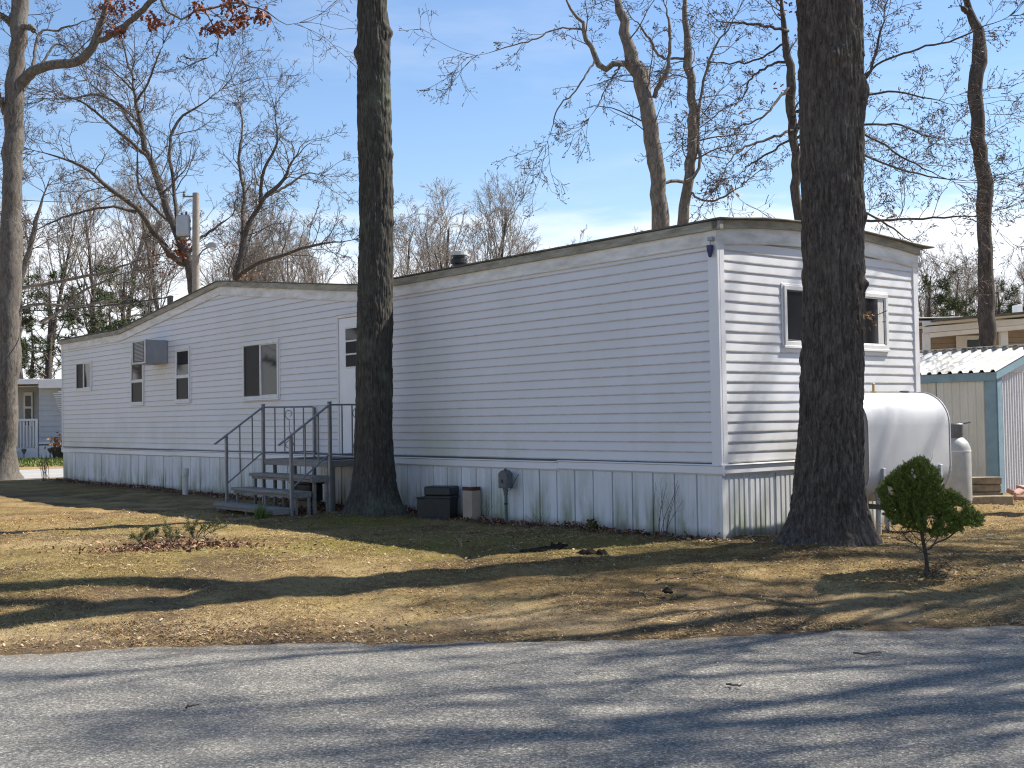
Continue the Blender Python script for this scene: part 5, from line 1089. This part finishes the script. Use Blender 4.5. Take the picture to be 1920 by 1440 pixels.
# ------------------------------------------------------------------ utility pole, lamp, wires
D = 41
p_ = at(366, 800, D); up_ = thing('utility_pole', 'wooden utility pole behind the left gable slope', 'utility pole', (p_[0], p_[1], .2)); og = np.array(up_.location)
tp = at(367.5, 362, D)
b = MB(); b.tube([(0, 0, -.3), tuple((tp-og)*.5), tuple(tp-og)], [.15, .135, .12], 14); b.build('pole', 'pole_wood', up_, True)
b = MB(); q = at(344, 440, D)-og; h0, h1 = (at(344, 442, D)-og)[2], (at(344, 404, D)-og)[2]
b.lathe([(.2, h0-.02), (.245, h0+.02), (.245, h1-.04), (.21, h1)], 20, (q[0], q[1])); tf = b.build('transformer', 'transformer', up_, True)
b = MB(); b.lathe([(.03, h1), (.045, h1+.04), (.03, h1+.09), (.04, h1+.13)], 8, (q[0]+.1, q[1])); b.lathe([(.03, h1), (.045, h1+.04), (.03, h1+.09)], 8, (q[0]-.05, q[1])); b.build('bushing', 'rust', tf)
b = MB(); b.cbox(q[0]-.25, -.1, q[1]-.03, q[1]+.03, h0-.045, h0-.022); b.cbox(q[0]+.2, -.1, q[1]-.04, q[1]+.04, h0+.2, h0+.3); b.cbox(q[0]+.2, -.1, q[1]-.04, q[1]+.04, h1-.25, h1-.15); b.build('hanger', 'util_grey', tf)
c0 = at(371, 495, D)-og; c1 = at(380, 470, D)-og; c2 = at(392, 462, D)-og
b = MB(); b.tube([tuple(c0), tuple((c0+c1)/2+np.array([-.02, 0, .1])), tuple(c1), tuple(c2)], .025, 8); arm = b.build('lamp_arm', 'util_grey', up_)
b = MB(); hc = at(398, 461, D)-og
for a, r_, z_ in (): pass
b.tube([tuple(hc+np.array([-.20, 0, -.02])), tuple(hc+np.array([-.08, 0, .02])), tuple(hc+np.array([.10, -.1, .02])), tuple(hc+np.array([.22, -.2, 0]))], [.05, .11, .13, .06], 12); b.build('lamp_head', 'transformer', up_, True)
b = MB(); b.lathe([(.04, hc[2]-.16), (.09, hc[2]-.13), (.10, hc[2]-.06)], 12, (hc[0]+.06, hc[1]-.08)); b.build('lamp_lens', 'lamp_glass', up_)
i0 = at(345, 362, D)-og; b = MB(); b.cbox(i0[0]-.05, .0, i0[1]-.02, i0[1]+.02, i0[2]-.15, i0[2]-.1); b.lathe([(.03, i0[2]-.1), (.06, i0[2]-.05), (.03, i0[2]), (.05, i0[2]+.05)], 8, (i0[0], i0[1])); b.build('insulator', 'util_grey', up_)
def wire(name, a, c, sag, r, label):
    P_ = [tuple(np.array(a)*(1-t)+np.array(c)*t-np.array([0, 0, sag*4*t*(1-t)])) for t in np.linspace(0, 1, 24)]
    b = MB(); b.tube(P_, r, 6); o = b.build(name, 'wire'); tag(o, label, 'wire'); return o
wire('power_line', at(346, 360, D), at(-350, 290, D-6), .8, .012, 'overhead power line running left from the utility pole')
wire('service_cable', at(318, 557, 24.5), at(-260, 558, 34), .35, .014, 'service cable running left from the gable slope of the roof')
t_ = home
b = MB(); q = np.array(at(318, 557, 24.5)); lq = ((q-CORN)@(-DU), (q-CORN)@DV, q[2]); b.cbox(lq[0]-.06, lq[0]+.12, lq[1]-.03, lq[1]+.03, lq[2]-.25, lq[2]+.02); b.build('cable_clamp', 'black_plastic', home)

# ------------------------------------------------------------------ small plants
def sprig_shrub(name, label, px, py, dep_rows, seed, mat_leaf, cat='shrub', stems=(), n1=5, leaf=.03, leaves=300, bare=False, z0=None):
    pass
# dwarf evergreen
rng = np.random.default_rng(31); ev = gp(1738, 1072); DE = float(ev[1])
et = thing('dwarf_spruce', 'small lopsided dwarf evergreen with bare lower trunk near the road', 'shrub', tuple(ev)); og = np.array(et.location)
def pw(px, py, dd=0): return at(px, py, DE+dd)
limbs = [[(1738, 1078, 8), (1737, 1045, 7.5), (1731, 1015, 7), (1727, 985, 7), (1730, 950, 6), (1728, 910, 4), (1722, 880, 2.5)],
         [(1740, 1030, 4), (1755, 1018, 3.5), (1775, 1010, 3.2), (1793, 995, 2.8), (1805, 975, 2.2), (1822, 968, 1.6)], [(1729, 1000, 3), (1710, 996, 2.4), (1690, 1000, 2), (1668, 996, 1.5), (1660, 988, 1)],
         [(1736, 1040, 2.4), (1715, 1020, 1.8), (1700, 1010, 1.4), (1695, 1000, 1)], [(1738, 1055, 1.8), (1760, 1056, 1.4), (1785, 1052, 1.1), (1790, 1040, 1)], [(1738, 1060, 1.8), (1755, 1070, 1.3), (1775, 1055, 1)],
         [(1745, 1030, 2.4), (1765, 995, 2), (1780, 965, 1.6)], [(1730, 960, 3), (1700, 945, 2.4), (1675, 930, 1.8)], [(1731, 950, 3), (1760, 930, 2.4), (1785, 930, 1.8)], [(1728, 930, 2.4), (1715, 905, 1.8), (1700, 895, 1.5)]]
ls = [resample([(*pw(px, py, (.0 if i == 0 else .12*math.sin(i*2.1)*j/3)), w_/F_PX*DE/2) for j, (px, py, w_) in enumerate(l)], 14) for i, l in enumerate(limbs)]
P = np.stack([l[:, :3] for l in ls]); R = np.stack([l[:, 3] for l in ls])
link('trunk', mesh_tree([(P[:1], R[:1], 10)], 'trunk', og), 'bark_grey', et)
a, ar = grow(P, R, 20, rng, (.2, 1), (35, 80), (.2, .42), 5, .05, .2, .0018, .5); b2, br2 = grow(a, ar, 4, rng, (.2, 1), (30, 60), (.3, .6), 4, .05, .2, .001, .5)
link('branches', mesh_tree([(P[1:], R[1:], 6), (a, ar, 4), (b2, br2, 3)], 'branches', og), 'twig', et)
# clump centres inside the crown outline (pixel outline, depth ellipsoid)
outl = [(1720, 864), (1738, 868), (1755, 888), (1772, 915), (1798, 936), (1818, 955), (1840, 974), (1834, 988), (1806, 984), (1786, 998), (1758, 1004), (1735, 996), (1712, 990), (1690, 984), (1668, 972), (1656, 950), (1650, 922), (1662, 903), (1684, 886), (1702, 872)]
ox = np.array([q[0] for q in outl]); oy = np.array([q[1] for q in outl])
def inside(x, y):
    c = False; j = len(outl)-1
    for i in range(len(outl)):
        if (oy[i] > y) != (oy[j] > y) and x < (ox[j]-ox[i])*(y-oy[i])/(oy[j]-oy[i])+ox[i]: c = not c
        j = i
    return c
cl = []
while len(cl) < 3000:
    x, y = rng.uniform(1648, 1842), rng.uniform(862, 1006)
    if inside(x, y) and (y < 955 or rng.uniform() < (.9 if x > 1745 else .7)) and float(fbm(x*.07, y*.07, s=17)) > -.27:
        dmax = .33*math.sqrt(max(.05, 1-((x-1735)/105)**2)); dd = rng.uniform(-1, 1); dd = np.sign(dd)*abs(dd)**.6*dmax; cl.append(pw(x, y, dd))
cl = np.array(cl); Kc = 110; ctr = pw(1732, 950); od = unit(cl-ctr); axs = unit(od*.75+rng.normal(0, .45, cl.shape)+np.array([0, 0, .55])); Ls = rng.uniform(.03, .06, len(cl))
tt = np.tile(np.linspace(0, 1, Kc), len(cl)); A_ = np.repeat(axs, Kc, 0); C_ = np.repeat(cl, Kc, 0)+A_*(tt*np.repeat(Ls, Kc))[:, None]+rng.normal(0, .004, (len(tt), 3))
d = unit(A_*.9+unit(rng.normal(size=C_.shape))*.85); Ln = (rng.uniform(.010, .024, len(C_))*(1.15-.6*tt))[:, None]; sd = unit(np.cross(d, rng.normal(size=C_.shape)))*.0017
V = np.stack([C_-sd, C_+sd, C_+d*Ln], 1).reshape(-1, 3)-og; o = link('needles', mesh_np('needles', V, np.arange(len(V)).reshape(-1, 3)), 'needle', et); o['kind'] = 'stuff'

def stems_plant(name, label, base, stems, seed, mat='twig', n1=5, lf=(.2, .45), cat='shrub', leaves=0, leafmat='juniper', leafsize=.02, rmin=.0012, needle=False, group=None, up=.1):
    rng = np.random.default_rng(seed); t_ = thing(name, label, cat, tuple(base), 0, group); og = np.array(base)
    ls = [resample([(*(og+np.array(q[:3])), q[3]) for q in l], 10) for l in stems]; P = np.stack([l[:, :3] for l in ls]); R = np.stack([l[:, 3] for l in ls])
    a, ar = grow(P, R, n1, rng, (.25, 1), (20, 55), lf, 5, up, .15, rmin, .6)
    link('stems', mesh_tree([(P, R, 5), (a, ar, 3)], 'stems', og), mat, t_)
    if leaves:
        tips = np.concatenate([P[:, 4:].reshape(-1, 3), a[:, 1:].reshape(-1, 3)]); C_ = tips[rng.integers(0, len(tips), leaves)]+rng.normal(0, .008, (leaves, 3))
        if needle:
            d = unit(rng.normal(size=C_.shape)+np.array([0, 0, .6])); sd = unit(np.cross(d, rng.normal(size=C_.shape)))*.0022; V = np.stack([C_-sd, C_+sd, C_+d*rng.uniform(.02, .05, leaves)[:, None]], 1).reshape(-1, 3); o = link('needles', mesh_np('needles', V-og, np.arange(len(V)).reshape(-1, 3)), leafmat, t_)
        else:
            V, Fs = leaf_cards(C_, leafsize, rng, False, .2); o = link('leaves', mesh_np('leaves', V-og, Fs), leafmat, t_)
        o['kind'] = 'stuff'
    return t_
def rs(n, h, sp, r, seed, lean=(0, 0)):
    q = np.random.default_rng(seed); out_ = []
    for i in range(n):
        dx, dy = q.normal(0, sp), q.normal(0, sp*.6); hh = h*q.uniform(.6, 1); b0 = q.normal(0, .04, 2)
        out_.append([(b0[0], b0[1], -.03, r), (b0[0]+dx*.3, b0[1]+dy*.3, hh*.4, r*.8), (b0[0]+dx+lean[0], b0[1]+dy+lean[1], hh, r*.4)])
    return out_
stems_plant('bare_shrub', 'leafless twiggy shrub against the skirting near the corner', on(.66, .16), rs(8, .60, .17, .0034, 2), 3, n1=4, rmin=.001)
stems_plant('dead_sprout', 'tiny dead sprouts by the skirting below the utility box', on(2.55, .2), rs(6, .16, .08, .003, 5), 4, n1=3)
stems_plant('dead_stalk', 'thin dead stalk beside the tan box', on(3.7, .12), rs(3, .34, .08, .003, 6), 5, n1=2)
stems_plant('green_sprout', 'dark leafy sprout at the foot of the skirting left of the bare shrub', on(1.62, .18), rs(7, .13, .05, .003, 7), 6, n1=3, leaves=60, leafsize=.05)
stems_plant('reed_stalk', 'thin upright stalk against the skirting left of the capped pipe', on(13.4, .2), rs(2, .55, .02, .004, 8), 7, n1=1)
stems_plant('corner_weed', 'dry weed clump at the far corner of the home', on(19.7, .35), rs(12, .65, .2, .006, 9), 8, 'dry_grass' if False else 'twig', n1=3)
stems_plant('tan_seedling', 'small reddish dry seedling on the lawn in front of the dark bin', tuple(gp(862, 1026)), rs(6, .15, .06, .0025, 10), 9, 'litter', n1=3)
for i, (px, py, h_, n_, lab) in enumerate(((330, 1018, .22, 8, 'middle clump of the low juniper remnant'), (268, 1022, .16, 5, 'left clump of the low juniper remnant'), (372, 1010, .24, 8, 'right clump of the low juniper remnant'))):
    stems_plant('juniper_shrub', lab+' on the lawn', tuple(gp(px, py)), rs(n_, h_, .12, .005, 20+i, (.08*(i == 2), 0)), 20+i, 'bark_grey', n1=6, leaves=1500 if i else 900, leafmat='juniper', needle=True, rmin=.0018)
# grass tuft in front of the steps
rng = np.random.default_rng(12); q = gp(489, 972); K = 260; C_ = np.zeros((K, 3))+rng.normal(0, .035, (K, 3))*np.array([1, 1, 0]); d = unit(rng.normal(0, .38, (K, 3))+np.array([0, 0, 1])); sd = unit(np.cross(d, rng.normal(size=(K, 3))))*.003; Ln = rng.uniform(.10, .24, K)[:, None]
V = np.concatenate([np.stack([C_-sd, C_+sd, C_+d*Ln*.6+sd*.6, C_+d*Ln*.6-sd*.6], 1).reshape(-1, 3), np.stack([C_+d*Ln*.6-sd*.6, C_+d*Ln*.6+sd*.6, C_+d*Ln+rng.normal(0, .02, (K, 3))], 1).reshape(-1, 3)])
o = link('grass_tuft', mesh_np('grass_tuft', V, [np.arange(4*K).reshape(-1, 4), 4*K+np.arange(3*K).reshape(-1, 3)]), 'green_grass'); o.location = tuple(q); tag(o, 'bright green grass tuft under the bottom step', 'grass tuft')

# ------------------------------------------------------------------ clods, wood scraps, twigs, stones
def lump(name, label, cat, pos, sx, sy, sz, seed, mat, rough=.25):
    th_a = np.linspace(0, 2*np.pi, 18, endpoint=False); ph = np.linspace(-.35*np.pi, .5*np.pi, 9); V = []
    for p_ in ph:
        for t_ in th_a:
            v = np.array([math.cos(p_)*math.cos(t_), math.cos(p_)*math.sin(t_), math.sin(p_)]); n_ = 1+rough*float(fbm(v[0]*2+seed, v[1]*2, v[2]*2, s=seed)) + .35*rough*float(vnoise(v[0]*6, v[1]*6+seed, v[2]*6, s=seed)); V.append(v*n_*np.array([sx, sy, sz]))
    n_ = 18; Fs = [(i*n_+j, i*n_+(j+1) % n_, (i+1)*n_+(j+1) % n_, (i+1)*n_+j) for i in range(8) for j in range(n_)]
    b = MB(); b.add(V, Fs); o = b.build(name, mat); o.location = tuple(pos); tag(o, label, cat); me_ = o.data; me_.polygons.foreach_set('use_smooth', np.ones(len(me_.polygons), bool)); return o
lump('dirt_mound', 'dark rooty dirt mound on the lawn in front of the utility box', 'dirt mound', gp(1042, 1031), .12, .09, .07, 3, 'soil', 1.0)
lump('dirt_mound', 'low dark dirt mound spreading left of the rooty mound', 'dirt mound', gp(1015, 1034), .16, .1, .035, 8, 'soil', .7)
lump('dirt_mound', 'dark dirt lump right of the rooty mound in front of the skirting', 'dirt mound', gp(1100, 1040), .085, .06, .055, 4, 'soil', .7)
lump('dirt_mound', 'smallest dark dirt lump of the row before the skirting', 'dirt mound', gp(1129, 1041), .05, .05, .05, 5, 'soil', .7)
lump('stump', 'small dark broken stump on the dry lawn right of centre', 'stump', gp(1252, 1108), .038, .03, .018, 6, 'soil', .9)
lump('road_stone', 'flat dark stone or leaf clump lying on the road', 'stone', gp(601, 1402), .045, .03, .018, 7, 'bark_pale', .5)
sticks = [(1228, 1083, 1310, 1080, 'crooked dark twig on the lawn below the bare shrub'), (1305, 1077, 1330, 1072, 'pale wood chip on the lawn in front of the corner'), (1600, 1241, 1655, 1240, 'thin twig lying across the road at the right'), (1180, 1108, 1215, 1117, 'thin pale stick left of the small stump'),
          (1258, 1112, 1285, 1104, 'pale split stick beside the small stump'), (1845, 1012, 1890, 1013, 'crooked stick on the grass right of the dwarf evergreen'), (1683, 1043, 1712, 1040, 'pale stick on the grass in front of the thick right trunk'), (1365, 1302, 1390, 1304, 'brown twig on the road right of centre'), (345, 1344, 364, 1342, 'curled brown leaf stalk lying on the road at the left'), (1893, 1172, 1920, 1168, 'pale stick at the road edge at the far right')]
for i, (xa, ya, xb, yb, lab) in enumerate(sticks):
    a, c = gp(xa, ya), gp(xb, yb); rr = np.random.default_rng(500+i); n = 7; P = np.array([a*(1-t)+c*t for t in np.linspace(0, 1, n)]); P[:, :2] += rr.normal(0, .012, (n, 2)); P[:, 2] = [float(ground_z(*p_[:2])) if p_[1] > float(road_edge(p_[0])) else .03 for p_ in P]; P[:, 2] += .008+rr.uniform(0, .008, n)
    r0 = .007 if i not in (1, 4) else .014
    P = P[None]; R = np.full((1, n), r0)*np.linspace(1, .5, n)[None]; og = P[0, 0]; a2, ar2 = grow(P, R, 2, rr, (.3, .9), (30, 60), (.2, .35), 4, 0, .2, .002, .5)
    me_ = mesh_tree([(P, R, 6)]+([(a2, ar2, 4)] if i not in (1, 4) else []), 'fallen_stick', og); o = link('fallen_stick', me_, 'twig' if i in (0, 2, 7, 8) else 'bark_pale'); o.location = tuple(og); tag(o, lab, 'stick')

def drift(label, xs, ys, size, seed, mat, lift=.02):
    rr = np.random.default_rng(seed); z = ground_z(xs, ys)+np.abs(rr.normal(0, lift, len(xs)))
    V, Fs = leaf_cards(np.stack([xs, ys, z], -1), size, rr, True, .1); g_ = ground_z(V[:, 0], V[:, 1]); V[:, 2] = g_+.002+np.abs(V[:, 2]-g_)*(.40 if lift < .015 else .8)
    o = link('leaf_drift', mesh_np('leaf_drift', V, Fs), mat); tag(o, label, 'leaves', kind='stuff')
rr = np.random.default_rng(44); c0 = gp(318, 1028); n_ = 900
drift('heap of red brown leaves round the juniper remnant', c0[0]+rr.normal(0, .42, n_), c0[1]+rr.normal(0, .16, n_), .05, 1, 'leaf_heap', .03)
n_ = 5200; u_ = rr.uniform(0, 19.6, n_); w_ = .03+np.abs(rr.normal(0, .14, n_)); q = CORN[None]+u_[:, None]*DU-w_[:, None]*DV
drift('brown leaves gathered along the foot of the long skirting', q[:, 0], q[:, 1], .05, 2, 'leaf_heap', .02)
n_ = 900; u_ = rr.uniform(6.2, 8.0, n_); w_ = rr.uniform(.1, 1.6, n_); q = CORN[None]+u_[:, None]*DU-w_[:, None]*DV
drift('brown leaves gathered under the entry steps', q[:, 0], q[:, 1], .055, 3, 'leaf_heap', .03)
n_ = 900; q = np.array([gp(px, py) for px, py in zip(rr.normal(420, 130, n_), rr.normal(1186, 14, n_))])
drift('brown leaf drift along the road edge at the left', q[:, 0], q[:, 1], .032, 5, 'leaf_heap', .006)
n_ = 2600; xs = rr.uniform(-5.5, 5, n_); ys = road_edge(xs)+.1+rr.uniform(0, 1, n_)**1.4*3.6; k_ = fbm(xs*.8, ys*1.2, s=97)+.12 > rr.uniform(0, .35, n_); xs, ys = xs[k_], ys[k_]; u_ = (xs-CORN[0])*DU[0]+(ys-CORN[1])*DU[1]; w_ = -((xs-CORN[0])*DV[0]+(ys-CORN[1])*DV[1]); k_ = ~((w_ < .05) & (u_ > -.05))
drift('curled dead leaves strewn across the open lawn', xs[k_], ys[k_], .036, 6, 'litter', .006)
n_ = 700; drift('dry leaves and chips under the dwarf evergreen', ev[0]+rr.normal(.15, .35, n_), ev[1]+rr.normal(.05, .25, n_), .035, 4, 'litter', .008)
# ------------------------------------------------------------------ leaf litter and dry grass (uncountable)
rng = np.random.default_rng(60)
def scatter(K, fn):
    x = rng.uniform(-7.5, 7.2, K); y = rng.uniform(7.6, 17, K); keep = rng.uniform(0, 1, K) < fn(x, y); return x[keep], y[keep]
def free(x, y):
    u = (x-CORN[0])*DU[0]+(y-CORN[1])*DU[1]; w = -((x-CORN[0])*DV[0]+(y-CORN[1])*DV[1]); return ~((w < .02) & (u > -.02) & (u < 20) & (w > -3.6))
def dens(x, y):
    s_ = y-road_edge(x); u = (x-CORN[0])*DU[0]+(y-CORN[1])*DU[1]; w = -((x-CORN[0])*DV[0]+(y-CORN[1])*DV[1])
    d = .16+.42*np.exp(-(s_/.5)**2)+.5*np.exp(-(np.clip(w, 0, 9)/.30)**2)*(u > -.3)+.7*np.exp(-((x+3.55)**2/.35+(y-12.25)**2/.12))+.35*np.exp(-((x-3.6)**2/.5+(y-10.0)**2/.25))
    return d*(s_ > -.12)*free(x, y)*(.10+2.6*np.clip(fbm(x*1.1, y*1.1, s=71)+.12, 0, 1)**1.3)
x, y = scatter(110000, dens); z = ground_z(x, y)+.004
z = np.where(y < road_edge(x), .02, z)
C_ = np.stack([x, y, z], -1); K = len(C_); th_ = rng.uniform(0, 2*np.pi, K); ax = unit(np.stack([np.cos(th_), np.sin(th_), rng.uniform(-.05, .35, K)], -1)); sd = unit(np.stack([-np.sin(th_), np.cos(th_), rng.normal(0, .35, K)], -1)); nm = np.cross(ax, sd)
s_ = (.010+.036*rng.uniform(0, 1, K)**3)[:, None]
pts = [C_, C_+s_*(.35*ax+.26*sd+.12*nm), C_+s_*(.75*ax+.18*sd+.2*nm), C_+s_*(ax+.15*nm), C_+s_*(.75*ax-.2*sd+.2*nm), C_+s_*(.35*ax-.24*sd+.12*nm)]
V = np.stack(pts, 1).reshape(-1, 3); bs = (np.arange(K)*6)[:, None]
Fs = [(bs+np.array([0, 1, 5])).reshape(-1, 3), (bs+np.array([1, 2, 4, 5])).reshape(-1, 4), (bs+np.array([2, 3, 4])).reshape(-1, 3)]
Kr = 900; xr = rng.uniform(-5, 5, Kr); yr = road_edge(xr)-.05-3.4*rng.uniform(0, 1, Kr)**1.5; Vr, Fr = leaf_cards(np.stack([xr, yr, np.full(Kr, .034)], -1), .017, rng, False, 0); Vr[:, 2] = .034+np.abs(Vr[:, 2]-.034)*.35
Fs = [Fs[0], Fs[1], Fs[2], Fr[0]+len(V), Fr[1]+len(V)]; V = np.concatenate([V, Vr])
o = link('leaf_litter', mesh_np('leaf_litter', V, Fs), 'litter'); tag(o, 'scattered dead leaves and chips over lawn and road edge', 'leaf litter', kind='stuff')
x, y = scatter(330000, lambda x, y: free(x, y)*(y-road_edge(x) > .05)*np.clip(.25+.9*fbm(x*1.3, y*1.3, s=81)+.3, .05, 1)*np.where(y > 13, .6, 1))
K = len(x); C_ = np.stack([x, y, ground_z(x, y)-.002], -1); d = unit(rng.normal(0, .75, (K, 3))*np.array([1, 1, .3])+np.array([0, 0, .55])); sd = unit(np.cross(d, rng.normal(size=(K, 3))))*.0016
V1 = np.stack([C_-sd, C_+sd, C_+d*rng.uniform(.012, .038, K)[:, None]], 1).reshape(-1, 3)
# flattened thatch strands in drifts
x, y = scatter(420000, lambda x, y: free(x, y)*(y-road_edge(x) > .0)*np.clip(.15+1.5*fbm(x*1.9, y*1.9, s=85)+.25, .03, 1)*np.where(y > 13, .5, 1))
K = len(x); th_ = rng.uniform(0, 2*np.pi, K); C_ = np.stack([x, y, ground_z(x, y)+.003], -1); d = unit(np.stack([np.cos(th_), np.sin(th_), rng.normal(.12, .14, K)], -1)); sd = unit(np.cross(d, np.array([0, 0, 1.0])+rng.normal(0, .3, (K, 3))))*rng.uniform(.0012, .0032, K)[:, None]
V2 = np.stack([C_-sd, C_+sd, C_+d*rng.uniform(.02, .075, K)[:, None]], 1).reshape(-1, 3)
V = np.concatenate([V1, V2])
o = link('dry_grass', mesh_np('dry_grass', V, np.arange(len(V)).reshape(-1, 3)), 'dry_grass'); tag(o, 'short dry grass blades over the mossy lawn', 'grass', kind='stuff')
